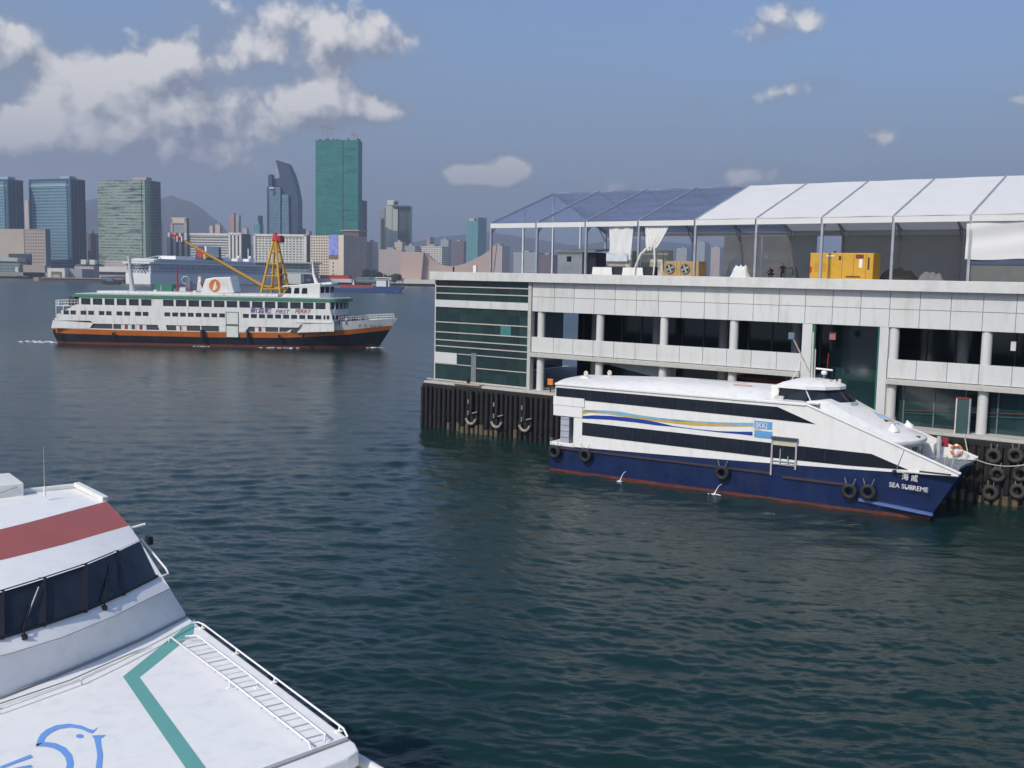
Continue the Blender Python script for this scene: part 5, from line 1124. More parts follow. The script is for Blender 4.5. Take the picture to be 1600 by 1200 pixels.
    for x, v in ((3.7, .79), (4.0, .36)): MB().tube([n(x, v, 8.0), n(x, v, 8.13)], .02, 6).build('rail_foot', nearwhite, t); MB().box(x-.05, x+.05, -v-.05, -v+.05, 8.0, 8.02).build('rail_pad', nearwhite, t)
    # coaming at the fore end of the deck
    MB().bar(n(6.95, .03, 8.03), n(7.3, 2.8, 8.03), .03, .05).build('deck_coaming', nearwhite, t)
    MB().bar(n(7.02, .03, 8.02), n(7.38, 2.8, 8.02), .02, .03).build('deck_coaming_shadow_line', mat('gap_and_rail_grey', (0.30, 0.30, 0.29), 0.7), t)  # grey bar painted as the shadow line beside the coaming
near_boat()

# ------------------------------------------------------------------ far shore: land, hills
def land():
    m = mat('quay_stone', (0.28, 0.26, 0.24), 0.85, var=0.15, vs=0.02)
    pts = [(-1600, 1330), (-640, 1340), (40, 1370), (1500, 1430), (3600, 1500), (4200, 8200), (-5200, 8200), (-5200, 1330)]
    tag(MB().slab(pts, -1, 3.2).build('far_shore_ground', m), kind='structure')
    tag(MB().slab([(p[0], p[1]-2) for p in pts[:5]]+[(3600, 1503), (-1600, 1345)], -1, 2.2).build('far_quay_edge', mat('dark_quay_stone', (0.05, 0.045, 0.05), 0.9)), kind='structure')
land()
def hill(name, Y, prof, depth, m):
    """ridge through px profile points at distance Y, with real body behind and in front"""
    P_ = [atY(px, py, Y) for px, py in prof]; xs = [p.x for p in P_]; zs = [max(4, p.z) for p in P_]
    X = np.linspace(xs[0], xs[-1], 90); Z = np.interp(X, xs, zs); r = np.random.default_rng(int(Y)); rows = []
    for k in range(-8, 9):
        f = 1-abs(k/8)**1.3; ns = r.normal(0, .02, len(X)); ns = np.convolve(ns, np.ones(5)/5, 'same')
        rows.append([(x, Y+k/8*depth, 3+(z-3)*(f*(1+(ns[i]*2 if k else ns[i]*.3)))+ (sin(i*.9+k)*.02*z*f if k else 0)) for i, (x, z) in enumerate(zip(X, Z))])
    tag(MB().grid(rows).build(name, m, None, True), kind='structure')
hm = mat('wooded_hillside', (0.02, 0.032, 0.028), 0.95, var=0.3, vs=0.01)
hill('hills', 6200, [(60, 400), (100, 345), (135, 313), (160, 308), (200, 318), (235, 318), (252, 312), (268, 305), (275, 309), (300, 315), (318, 326), (335, 345), (352, 362), (400, 385), (450, 412)], 900, hm)
hill('hills', 7000, [(560, 400), (600, 385), (660, 376), (690, 369), (720, 367), (760, 362), (830, 372), (900, 384), (980, 372), (1060, 380), (1200, 392), (1400, 400), (1700, 410)], 700, hm)
hill('hills', 6800, [(-700, 330), (-500, 300), (-300, 320), (-100, 360), (0, 395), (60, 405)], 900, hm)

# ------------------------------------------------------------------ far buildings
def tower(name, label, cat, xa, xb, xc, yt, D, m, alpha=22, m2=None, base=3.1, group=None, plant=None, bands=0, trim=None):
    """block whose near corner shows at column xb, left face to xa, right face to xc, top at yt"""
    Pb = atY(xb, 420, D); zt = atY(xb, yt, D).z
    al = radians(alpha); dl = Vector((-cos(al), sin(al))); dr = Vector((sin(al), cos(al)))
    def along(d_, px):          # length along a ground direction until it shows at column px
        q = ray(px, 420); k = q.x/q.y; return (k*Pb.y-Pb.x)/(d_.x-k*d_.y)
    La = max(4, along(dl, xa)); Lc = max(6, along(dr, xc)) if xc > xb else 25
    Lc = min(Lc, 160)
    ang = -al                   # local x runs from the near corner's left end to the corner
    o = empty(name, (Pb.x, Pb.y, base), ang, label, cat, group); H = zt-base
    w_ = MB()
    w_.box(-La, 0, 0, Lc, 0, H); w_.build('wall', m, o)
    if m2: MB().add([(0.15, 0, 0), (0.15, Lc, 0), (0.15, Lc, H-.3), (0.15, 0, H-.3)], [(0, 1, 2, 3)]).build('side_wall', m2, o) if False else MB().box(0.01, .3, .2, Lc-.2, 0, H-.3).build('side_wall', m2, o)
    if bands:
        b = MB(); z = bands
        while z < H-1: b.box(-La-.35, .35, -.35, Lc+.35, z-.35, z+.35); z += bands
        b.build('floor_bands', trim or m, o)
    if plant:
        for (f0, f1, h) in plant: MB().box(-La*f0, -La*f1, Lc*.25, Lc*.75, H, H+h).build('roof_plant', trim or m, o)
    return o, La, Lc, H
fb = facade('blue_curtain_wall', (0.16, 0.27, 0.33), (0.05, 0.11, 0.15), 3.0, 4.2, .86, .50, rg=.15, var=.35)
fbd = facade('dark_blue_shade', (0.03, 0.05, 0.08), (0.012, 0.022, 0.05), 6.0, 4.2, .7, .7, rg=.12)  # darker curtain wall copy; paints the shade on tower right faces
paleb = mat('pale_blue_trim', (0.30, 0.40, 0.46), 0.5); deepb = mat('deep_blue_trim', (0.03, 0.09, 0.15), 0.4)
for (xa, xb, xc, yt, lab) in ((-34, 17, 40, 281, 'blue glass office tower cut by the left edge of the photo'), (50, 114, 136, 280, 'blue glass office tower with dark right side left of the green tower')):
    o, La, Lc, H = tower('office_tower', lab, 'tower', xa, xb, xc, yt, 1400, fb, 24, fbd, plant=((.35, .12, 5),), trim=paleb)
    MB().box(-La, 0, -.6, 0, H-9, H-6.5).build('crown_band', paleb, o)
    MB().box(-3.5, .4, -1.2, 0, 0, H).build('corner_strip', deepb, o); MB().box(-8, -6, -.9, 0, 0, H).build('corner_strip', deepb, o); MB().box(-La-.5, -La+2.5, -.9, 0, 0, H).build('corner_strip', deepb, o)
    MB().box(.3, .7, Lc*.42, Lc*.5, 0, H).build('side_rib', deepb, o); MB().box(-La, .5, -.7, Lc, H-1.5, H+1).build('parapet', deepb, o)
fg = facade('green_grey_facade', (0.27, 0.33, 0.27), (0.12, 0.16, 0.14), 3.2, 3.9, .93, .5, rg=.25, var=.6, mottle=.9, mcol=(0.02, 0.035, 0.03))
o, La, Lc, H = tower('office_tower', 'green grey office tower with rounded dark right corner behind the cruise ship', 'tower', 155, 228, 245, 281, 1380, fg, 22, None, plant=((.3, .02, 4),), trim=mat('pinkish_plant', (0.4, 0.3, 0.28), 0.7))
fgd = facade('dark_green_shade', (0.05, 0.09, 0.08), (0.02, 0.04, 0.04), 3.2, 3.9, .8, .6, rg=.2, mottle=.5)  # darker facade copy puts the shade into the rounded right side
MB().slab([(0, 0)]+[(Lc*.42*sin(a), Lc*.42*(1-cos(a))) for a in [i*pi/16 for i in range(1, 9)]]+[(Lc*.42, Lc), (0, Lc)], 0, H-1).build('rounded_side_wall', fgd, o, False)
MB().box(-5.5, -4.6, -.5, 0, 0, H).build('corner_strip', fgd, o); MB().box(-.6, .6, -.7, .3, 0, H).build('corner_strip', mat('pale_green_trim', (0.3, 0.42, 0.34), 0.5), o)
tan = facade('tan_hotel_wall', (0.44, 0.36, 0.29), (0.06, 0.05, 0.06), 4.2, 4.2, .6, .55, rg=.4, var=.3, haz=.2)
tanp = mat('tan_stone', (0.40, 0.33, 0.27), 0.8, var=.06, vs=.05)
o, La, Lc, H = tower('hotel_building', 'low tan building with a square dark opening at the left edge', 'building', -12, 72, 80, 358, 1355, tan, 20, mat('blue_side', (0.06, 0.13, 0.19), 0.4))
MB().box(-La, -La*.38, -1.0, 0, 0, H).build('plain_wall', tanp, o)
MB().box(-La*.67, -La*.26, -1.4, 0, 9, 29).build('dark_opening', mat('opening_dark', (0.02, 0.025, 0.035), 0.5), o)
MB().box(-La*.9, -4, -14, -1, 0, 7).build('podium', tanp, o)
brd = facade('brown_dark_building', (0.16, 0.11, 0.11), (0.05, 0.04, 0.06), 3, 3.3, .6, .5); crm = facade('cream_flats', (0.55, 0.46, 0.38), (0.16, 0.13, 0.12), 3.0, 3.1, .5, .55)
crm2 = facade('pale_pink_flats', (0.48, 0.40, 0.37), (0.15, 0.14, 0.14), 3.0, 3.1, .5, .55); gyf = facade('grey_flats', (0.34, 0.36, 0.38), (0.10, 0.11, 0.13), 3.0, 3.1, .5, .55)
brn = facade('brown_pink_tower', (0.42, 0.25, 0.20), (0.16, 0.10, 0.09), 3.0, 3.1, .5, .55); tealf = facade('teal_facade', (0.10, 0.28, 0.28), (0.05, 0.15, 0.17), 4, 4, .8, .6, rg=.2)
wht = facade('white_banded_hotel', (0.60, 0.59, 0.54), (0.10, 0.10, 0.11), 60, 3.5, .999, .52, var=.25)
whg = facade('white_grid_hotel', (0.62, 0.60, 0.52), (0.13, 0.13, 0.12), 5.0, 3.5, .66, .55, var=.4)
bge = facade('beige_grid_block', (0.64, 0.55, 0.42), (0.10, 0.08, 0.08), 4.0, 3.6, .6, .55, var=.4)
shade_ = facade('shaded_brown_side', (0.36, 0.31, 0.27), (0.30, 0.26, 0.23), 5, 3.6, .5, .5)  # beige darkened so the right face carries its shade in the colour
LIST = [
 ('apartment_block', 'narrow cream block squeezed between the two blue glass towers', 41, 47, 50, 313, 1700, crm),
 ('apartment_block', 'dark brown block with a tan edge left of the green grey tower', 138, 148, 153, 365, 1500, brd),
 ('apartment_block', 'slim cream strip of a building against the green grey tower', 150, 155, 157, 366, 1450, crm),
 ('apartment_block', 'small pale tower rising just right of the green grey tower', 247, 252, 255, 346, 1900, crm2),
 ('apartment_block', 'left of the paired small cream blocks under the mountain slope', 328, 333, 335, 353, 1900, crm),
 ('apartment_block', 'right of the paired small cream blocks under the mountain slope', 337, 344, 349, 351, 1920, crm),
 ('apartment_tower', 'slim brownish pink tower at the foot of the mountain slope', 360, 366, 368, 333, 2000, brn),
 ('apartment_tower', 'slim grey tower beside the brownish pink one', 369, 374, 377, 336, 2020, gyf),
 ('apartment_block', 'small domed cream block right of the slim grey tower', 379, 386, 389, 357, 1800, crm2),
 ('office_block', 'small teal block left of the curved blue tower', 397, 406, 412, 350, 1700, tealf),
 ('office_block', 'small dark block behind the small teal one', 403, 407, 411, 337, 1850, fbd),
 ('office_block', 'low violet grey block between the curved tower and the green netted tower', 465, 472, 478, 357, 2000, brd),
 ('office_block', 'second low violet grey block beside the green netted tower', 478, 483, 487, 361, 2000, gyf),
 ('apartment_block', 'cream rounded block right of the shaded brown side wall', 573, 582, 590, 378, 1800, crm2),
 ('hotel_building', 'low pinkish block in front of the white striped tower', 592, 627, 634, 390, 1600, crm2),
 ('apartment_block', 'pale block right under the dark roofed striped tower', 616, 628, 634, 378, 1750, crm),
 ('apartment_block', 'grey block behind the plain pink hall', 632, 648, 656, 384, 1700, gyf),
 ('apartment_tower', 'small brown pink tower far behind the white flat roofed block', 666, 671, 678, 370, 2600, brn),
 ('office_block', 'pale green block far behind the white flat roofed block', 688, 700, 705, 374, 2400, gyf),
 ('office_block', 'brown red roofed block left of the teal tower', 707, 724, 730, 377, 2500, brd),
 ('hotel_building', 'white low block with a grey flat roof behind the curved hall', 655, 690, 700, 385, 1700, whg),
 ('apartment_block', 'pale brown block seen through the left end of the marquee', 768, 784, 796, 384, 1700, crm2),
 ('apartment_block', 'grey low block seen through the second marquee bay', 802, 836, 850, 394, 1900, gyf),
 ('apartment_block', 'brown low block seen through the marquee beside the site cabin', 842, 862, 875, 398, 1800, brd),
 ('apartment_block', 'hazy grey block seen through the clear marquee bays right of the gathered curtain', 1056, 1072, 1084, 388, 2600, gyf),
 ('apartment_tower', 'hazy grey tower seen through the last clear marquee bay', 1087, 1100, 1108, 378, 2900, gyf),
 ('apartment_block', 'hazy low block seen left of the taupe marquee lining', 1110, 1124, 1132, 386, 2700, crm2),
]
for (nm, lab, xa, xb, xc, yt, D, m_) in LIST:
    o, La, Lc, H = tower(nm, lab, 'building', xa, xb, xc, yt, D, m_, 24, None, trim=gyf, plant=((.7, .4, 3.5),) if xb-xa > 6 else None)
# teal far tower
o, La, Lc, H = tower('office_tower', 'hazy teal glass tower behind the curved pink hall', 'tower', 728, 745, 758, 345, 2300, tealf, 30, None, plant=((1.0, .5, 6),), trim=mat('pale_pink_top', (0.45, 0.35, 0.33), .7))
MB().box(-2, 2, -1, Lc, 0, H+8).build('corner_fin', tealf, o)
# cream framed building
o, La, Lc, H = tower('hotel_building', 'small cream framed tower in front of the mountain', 'building', 268, 293, 296, 341, 1600, gyf, 12, brd)
for (a, b_) in ((-La, -La+4), (-4, 0)): MB().box(a, b_, -1.5, 0, 0, H).build('frame_pier', crm2 if a < -5 else crm2, o)
MB().box(-La, 0, -1.5, 0, H-8, H+1).build('frame_head', mat('cream_frame', (0.58, 0.50, 0.38), .7), o)
o, La, Lc, H = tower('office_block', 'low block with four white vertical strips behind the cruise ship funnel', 'building', 262, 294, 300, 364, 1480, brd, 12, None)
for i in range(4): MB().box(-La*(.95-.27*i), -La*(.95-.27*i)+3.5, -1.5, 0, 0, H).build('white_strip', whg if False else mat('white_strip_paint', (0.66, 0.66, 0.66), .6), o)
# banded hotel with white vertical strips
whp = mat('white_concrete', (0.64, 0.62, 0.56), .7, var=.05, vs=.05)
o, La, Lc, H = tower('hotel_building', 'long white hotel with thin horizontal bands right of the mountain foot', 'building', 297, 357, 359, 366, 1410, wht, 14, None)
MB().box(-La, .5, -1.2, 0, H-2.0, H+1).build('parapet', whp, o)
o, La, Lc, H = tower('hotel_building', 'narrow block of white vertical strips with a dark right side', 'building', 358, 378, 392, 365, 1405, brd, 14, mat('shaded_side', (0.05, 0.07, 0.09), .6))  # right side darkened in its colour to paint the shade there
for i in range(4): MB().box(-La*(1-.28*i)+.2, -La*(1-.28*i)+3.0, -1.5, 0, 0, H).build('white_strip', whp, o)
MB().box(-La, .5, -1.5, 0, H-2, H+1).build('parapet', whp, o)
o, La, Lc, H = tower('hotel_building', 'wide white gridded hotel behind the yellow crane', 'building', 397, 479, 484, 367, 1400, whg, 12, mat('shaded_side', (0.05, 0.07, 0.09), .6))  # same darkened colour paints shade on this right side
MB().box(-La, .5, -1.5, 0, H-2.5, H+.5).build('frame', whp, o); MB().box(-La, -La+3, -1.5, 0, 8, H).build('frame', whp, o); MB().box(-3.5, .5, -1.5, 0, 8, H).build('frame', whp, o); MB().box(-La-2, 1, -2, 0, 22, 25).build('frame', whp, o)
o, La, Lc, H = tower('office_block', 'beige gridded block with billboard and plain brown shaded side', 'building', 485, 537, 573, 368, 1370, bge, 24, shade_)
MB().box(-8, .6, -1.2, 0, 0, H+.5).build('corner_pier', mat('cream_pier', (0.66, 0.58, 0.44), .7), o)
MB().box(-22, -8, -2.0, -.2, H-26, H+1).build('billboard', mat('violet_blue_billboard', (0.22, 0.26, 0.62), .5, var=.5, vs=.15), o)
MB().box(-22, -8, -1.4, 0, 0, H-30).build('corner_pier', mat('cream_pier', (0.66, 0.58, 0.44), .7), o)
MB().box(-22, -8, -2.2, -.2, H-31, H-26.4).build('billboard_foot', mat('brown_sign', (0.2, 0.1, 0.08), .6), o)
b = MB()
for i in range(5): b.box(-10.5, -9.3, -1.6, -1.4, 6+4*i, 8+4*i)
for i in range(5): MB().box(-16.5, -14.5, -1.6, -1.4, 4+5*i, 6.5+5*i).build('window', brd, o)
o, La, Lc, H = tower('office_block', 'dark flat roofed block behind the beige gridded block', 'building', 535, 560, 573, 361, 1500, brd, 24, None, trim=mat('pinkish_roof', (0.4, 0.32, 0.3), .7))
MB().box(-La-2, 2, -2, Lc, H, H+1.5).build('roof', mat('pinkish_roof', (0.4, 0.32, 0.3), .7), o)
# netted tower with cranes
net = facade('green_safety_net', (0.0, 0.10, 0.085), (0.0, 0.145, 0.12), 9, 13, .95, .93, rw=.8, rg=.8, var=.22, mottle=.7, mcol=(0.0, 0.055, 0.055), haz=.3)
o, La, Lc, H = tower('netted_tower', 'tall tower wrapped in green safety netting with cranes on top', 'tower', 493, 559, 565, 219, 1750, net, 10, facade('green_safety_net_side', (0.0, 0.10, 0.09), (0.0, 0.13, 0.11), 9, 14, .93, .94, rw=.8, rg=.8, mottle=.4, mcol=(0.012, 0.10, 0.09)))
MB().box(-La*.36, -La*.345, -.6, 0, 0, H).build('net_seam', fbd, o)
b = MB(); r = random.Random(5)
for i in range(13): x = -La*r.random(); b.box(x, x+3, 4, 8, H-.5, H+r.uniform(1, 4))
b.box(-3, -1, .5, 3, H, H+4); b.build('bamboo_scaffold', brd, o); MB().box(.4, .8, Lc-1, Lc+8, 0, H*.52).build('service_wing', fbd, o)
o2, La2, Lc2, H2 = tower('office_tower', 'dark slim tower edge behind the right side of the green netted tower', 'tower', 560, 566, 573, 313, 1850, fbd, 28)
def tcrane(xr, h, jl, jr, lab):
    base_ = o.location+Vector((0, 0, H)); a = o.rotation_euler.z; p = Vector((xr*cos(a)-6*sin(a), xr*sin(a)+6*cos(a), 0))+base_
    c = empty('tower_crane', p, 0.2, lab, 'crane', 'cranes on the green netted tower'); mt = mat('dull_crane_paint', (0.30, 0.30, 0.26), .6)
    MB().box(-.8, .8, -.8, .8, 0, h).build('mast', mt, c); MB().bar((-jl, 0, h+1.5), (jr, 0, h-2.5), 1.2, 1.4).build('jib', mt, c); MB().box(-jl, -jl+3, -1.5, 1.5, h-1.5, h+1.5).build('counterweight', mt, c)
    MB().tube([(0, 0, h), (0, 0, h+7)], .5, 6).build('apex', mt, c); MB().tube([(-jl+1, 0, h+1), (0, 0, h+7), (jr-3, 0, h-2)], .22, 5).build('stay', mt, c)
tcrane(-La*.74, 22, 11, 12, 'thin crane over the left of the green netted tower'); tcrane(-La*.12, 10, 5, 7, 'smaller crane over the right of the green netted tower')
# curved blue tower
Y_ = 1500
def blade():
    P0 = atY(418, 420, Y_); o = empty('curved_tower', (P0.x, Y_, 3.1), -.0, 'dark blue tower whose curved sail shaped top rises to a point', 'tower')
    f = lambda px, py: (atY(px, py, Y_).x-P0.x, atY(px, py, Y_).z-3.1)
    dkb = facade('dark_blue_ribbed', (0.05, 0.08, 0.13), (0.02, 0.04, 0.08), 3, 4, .7, .7, rg=.2); lgb = facade('pale_blue_ribbed', (0.14, 0.22, 0.28), (0.08, 0.15, 0.20), 3, 4, .8, .6, rg=.15)
    x0_, x1_ = f(441, 400)[0], f(464, 400)[0]
    MB().prism([(f(437, 400)[0], 0), (x1_, 0), f(464, 312), f(460, 290), f(455, 272), f(447, 254), f(429, 249), f(434, 268), f(438, 290)], 6, 38).build('sail_wall', dkb, o)
    MB().prism([(f(438, 400)[0], 0), (f(452, 400)[0], 0), f(450, 305), f(440, 303)], 2, 6).build('rib_wall', lgb, o)
    MB().prism([(0, 0), (f(438, 400)[0], 0), f(438, 292), f(420, 292)], 0, 30).build('front_wall', lgb, o)
    MB().prism([f(418.5, 292), f(424, 292), f(424, 272), f(418.5, 273)], 2, 20).build('corner_tower', dkb, o)
    MB().prism([f(424, 290), f(438, 290), f(440, 276), f(424, 279)], 8, 20).build('crown', dkb, o)
    MB().prism([f(421, 295), f(428, 295), f(428, 292.5), f(421, 292.5)], -2, 0).build('sign', whp, o); MB().prism([f(426.5, 304), f(430, 304), f(430, 297), f(426.5, 297)], -1, 0).build('window', dkb, o)
    for px, p0, p1 in ((428.5, 250, 247), (445.5, 254, 247)): MB().tube([(f(px, p0)[0], 10, f(px, p0)[1]), (f(px-.5, p1)[0], 10, f(px, p1)[1])], .7, 6).build('spire', whp, o)
    MB().prism([(0, 0), (2, 0), (2, f(418, 292)[1]), (0, f(418, 292)[1])], -1, 0).build('corner_strip', dkb, o)
blade()
# striped tower with flat roof slab
def striped():
    Y = 1900; P0 = atY(593, 420, Y); o = empty('striped_tower', (P0.x, Y, 3.1), 0, 'dark glass tower with pale vertical strips and a projecting flat roof', 'tower')
    f = lambda px, py: (atY(px, py, Y).x-P0.x, atY(px, py, Y).z-3.1)
    dk = facade('dark_grey_green_glass', (0.09, 0.11, 0.11), (0.03, 0.045, 0.05), 2.5, 4, .8, .8, rg=.2); pl = mat('pale_green_concrete', (0.48, 0.50, 0.42), .7)
    def bx(a, b_, yt, y0, y1, nm, m_): MB().box(f(a, 400)[0], f(b_, 400)[0], y0, y1, 0, f(a, yt)[1]).build(nm, m_, o)
    bx(593, 601, 328, 6, 30, 'left_wing', gyf); bx(594.5, 598, 341, 4, 6, 'dark_strip', dk); bx(600.5, 618, 325, 2, 30, 'glass_wall', dk); bx(603, 612, 322, 0, 2, 'pale_strip', pl); bx(616.5, 621, 327, 0, 2, 'pale_strip', pl)
    bx(620, 640, 323, 3, 40, 'glass_wall', dk); bx(632, 634, 323, 1.5, 3, 'dark_strip', dk); bx(602, 618, 323.5, 1, 30, 'shoulder', pl)
    MB().box(f(616, 1)[0], f(644, 1)[0], -3, 44, f(620, 323.5)[1], f(620, 321)[1]).build('roof', dk, o)
    MB().prism([f(605, 320), f(614, 320), f(616, 312.5), f(604, 312.5)], 4, 20).build('crown_sign', whp, o); MB().ball((f(618, 315)[0], 12, f(618, 316)[1]), 4, 10, 6).build('dome', brd, o, True)
striped()
# cultural centre: plain pink hall and swooping roof
def hall():
    Y = 1400; P0 = atY(625, 420, Y); o = empty('curved_hall', (P0.x, Y, 3.1), 0, 'plain pink windowless hall with a concave swooping roof on the waterfront', 'hall')
    f = lambda px, py: (atY(px, py, Y).x-P0.x, atY(px, py, Y).z-3.1); pk = mat('pink_tile', (0.50, 0.37, 0.30), .75, var=.05, vs=.03)
    MB().prism([(0, 0), (f(662, 1)[0], 0), f(662, 394), f(626, 393)], 0, 50).build('hall_block', pk, o)
    up_ = [(662, 394), (668, 400), (676, 407), (686, 413), (700, 416), (715, 415), (728, 411), (742, 404), (752, 399), (764, 391), (776, 380)]
    MB().prism([(f(662, 1)[0], 0)]+[f(*p) for p in up_]+[(f(776, 1)[0], 0)], 8, 70).build('swoop_wall', pk, o)
    MB().prism([(-14, 0), (f(664, 1)[0], 0), (f(664, 1)[0], 5), (-14, 5)], -22, 0).build('podium', whp, o)
hall()
# ---- waterfront sheds, terminals, quays
def shed(nm, lab, cat, xa, xb, yt, D, dp, m_, base=3.1, yb=None):
    a = atY(xa, 420, D); b_ = atY(xb, 420, D); zt = atY((xa+xb)/2, yt, D).z; o = empty(nm, (a.x, D, base), 0, lab, cat); w_ = b_.x-a.x
    MB().box(0, w_, 0, dp, 0, zt-base).build('wall', m_, o); return o, w_, zt-base
gw_ = facade('grey_green_terminal', (0.20, 0.25, 0.25), (0.07, 0.10, 0.11), 8, 4, .85, .5)
pier_ = empty('finger_pier', (0, 0, 0), 0, 'long reddish brown finger pier with white sheds in front of the blue towers', 'pier')
a, b_ = atY(60, 430, 1120), atY(193, 430, 1120)
MB().box(a.x, b_.x, 1120, 1300, -1, 3.4).build('pier_wall', mat('red_brown_quay', (0.10, 0.065, 0.06), .85, var=.3, vs=.05), pier_)
MB().box(a.x-6, a.x, 1121, 1140, -1, 4.2).build('pier_nose', mat('pale_quay', (0.28, 0.27, 0.22), .8), pier_); MB().box(a.x+4, b_.x, 1119, 1121, 3.4, 4.6).build('pier_kerb', mat('pale_quay', (0.28, 0.27, 0.22), .8), pier_)
o, w_, h = shed('ferry_shed', 'white fronted shed with a square portal on the finger pier', 'shed', 74, 101, 419, 1130, 30, mat('white_shed', (0.66, 0.65, 0.58), .6), 3.4)
MB().box(w_*.22, w_*.82, -.4, 0, 0, h*.66).build('portal', mat('green_brown_portal', (0.13, 0.15, 0.08), .7), o); MB().box(w_*.3, w_*.74, -.7, -.4, 0, h*.4).build('cream_gate', crm, o)
o, w_, h = shed('ferry_shed', 'grey shed beside the white portal on the finger pier', 'shed', 101, 128, 420, 1140, 30, mat('grey_shed', (0.30, 0.32, 0.35), .6), 3.4)
MB().box(-2, w_+1, 30, 45, 0, h+3.2).build('rear_wing', crm2, o)
o, w_, h = shed('waterfront_terminal', 'low grey green terminal on the shore at the left edge', 'terminal', -40, 31, 408, 1340, 40, gw_, 3.2)
MB().box(w_*.5, w_*.97, -2, 40, h, h+5).build('upper_storey', mat('pale_grey_roof', (0.42, 0.45, 0.44), .6), o); MB().box(w_*.93, w_*.99, -4, 0, 0, h*.6).build('white_bay', whp, o)
MB().prism([(-5, 0), (w_+70, 0), (w_+70, 5), (-5, 5)], -10, -6).build('promenade_wall', mat('pale_quay', (0.28, 0.27, 0.22), .8), o)
shed('waterfront_block', 'low brown block behind the finger pier between tan building and sheds', 'building', 36, 70, 414, 1330, 18, tanp, 3.2)
shed('waterfront_block', 'low brown block behind the grey shed', 'building', 118, 153, 413, 1320, 20, brd, 3.2)
o, w_, h = shed('waterfront_block', 'small twin white boxes on a dark bridge left of the cruise ship', 'building', 127, 149, 412, 1310, 20, fbd, 3.2)
for q in (0, .62): MB().box(w_*q, w_*(q+.36), -1, 8, h-1, h+5).build('white_box', whp, o)
o, w_, h = shed('waterfront_terminal', 'white layered terminal deck directly left of the cruise ship stern', 'terminal', 154, 200, 417, 1300, 60, whp, 3.2)
MB().box(0, w_, -1, 0, h*.32, h*.55).build('dark_band', blackw, o); MB().box(0, w_, -1, 0, h*.05, h*.2).build('dark_band', brd, o)
MB().box(0, w_, 20, 60, h, h+8).build('upper_deck', crm2, o); MB().box(-w_*.3, w_*.7, -60, -10, -1, 2).build('white_pontoon', whp, o)
o, w_, h = shed('cruise_terminal', 'long grey cruise terminal with roof deck behind the orange and white ferry', 'terminal', 288, 484, 410, 1290, 60, gw_, 3.2)
MB().box(-10, w_+4, -6, 62, h, h+1.6).build('roof', mat('pale_grey_roof', (0.42, 0.45, 0.44), .6), o); MB().box(-10, w_+4, -5, 0, h*.42, h*.5).build('deck_slab', mat('pale_grey_roof', (0.42, 0.45, 0.44), .6), o)
for i in range(14): MB().box(w_*(i+.2)/14, w_*(i+.2)/14+2, -4, -2, 0, h*.42).build('column', whp, o)
MB().box(w_*.28, w_*.6, -7, -5, h*.55, h*.72).build('orange_sign', mat('dull_orange_red', (0.35, 0.13, 0.06), .7), o) if False else None
o, w_, h = shed('ferry_terminal', 'red and white low terminal behind the cargo ship bow', 'terminal', 500, 545, 430, 1330, 30, redp, 3.2)
MB().box(-10, w_+4, -2, 0, 0, h*.5).build('white_wall', whp, o)
o, w_, h = shed('promenade_pavilion', 'low pale pavilion on the promenade under the pink hall', 'pavilion', 633, 682, 437, 1350, 15, whp, 3.2)
shed('promenade_pavilion', 'low dull green pavilion left of the cargo ship superstructure', 'pavilion', 556, 590, 433, 1345, 15, gw_, 3.2)
shed('promenade_pavilion', 'small white pavilion left of the yellow crane foot', 'pavilion', 449, 470, 428, 1250, 15, whp, 1.0)
# far trees along the promenade
def tree_proto():
    t = empty('promenade_tree', (0, 0, 0), 0, None, None); r = random.Random(11); b = MB()
    for k in range(9):
        c = (r.uniform(-6, 6), r.uniform(-4, 4), r.uniform(5, 14)); R0 = r.uniform(2.5, 4.5)
        for q in range(150):
            d = Vector((r.gauss(0, 1), r.gauss(0, 1), r.gauss(0, 1))).normalized()*R0*r.uniform(.6, 1.05); p = Vector(c)+d*Vector((1, 1, .8)).length/1.6
            e1 = Vector((r.gauss(0, 1), r.gauss(0, 1), r.gauss(0, 1))).normalized()*.9; e2 = e1.orthogonal().normalized()*.7
            b.add([p-e1, p+e2, p+e1, p-e2], [(0, 1, 2, 3)])
    b.build('crown', mat('dark_foliage', (0.035, 0.06, 0.03), .9, var=.5, vs=.3), t)
    tr = MB(); tr.tube([(0, 0, 0), (.2, 0, 5), (.1, .2, 10)], [.5, .35, .15], 7)
    for a in range(5): tr.tube([(.15, 0, 4.5+a*.6), (4*cos(a*1.3), 3*sin(a*1.3), 9+a*.6)], [.2, .06], 5)
    tr.build('trunk', mat('bark', (0.06, 0.045, 0.035), .9), t); return t
tp_ = tree_proto()
for i, (px, D, s_) in enumerate(((574, 1352, 1.1), (583, 1356, 1.05), (592, 1354, .85), (600, 1358, .7), (608, 1356, .6), (617, 1354, .75), (624, 1356, .7), (540, 1352, .55))):
    if i == 0: t_, ks = tp_, []
    else:
        t_ = tp_.copy(); COL.objects.link(t_)
        for ch in list(tp_.children): c_ = ch.copy(); COL.objects.link(c_); c_.parent = t_
    p = atY(px, 430, D); t_.location = (p.x, D, 3.2); t_.rotation_euler = (0, 0, i*1.7); t_.scale = (s_, s_, s_)
    tag(t_, 'dark promenade tree number counted along the far shore' if False else ['largest dark tree at the foot of the shaded brown side wall', 'dark tree second from the shaded brown side wall', 'dark tree left of the cargo ship superstructure', 'small dark tree just above the cargo ship superstructure', 'smallest dark tree above the cargo ship superstructure', 'dark tree left of the plain pink hall corner', 'dark tree against the plain pink hall corner', 'small dark tree in front of the billboard block'][i], 'tree', 'trees on the far promenade')

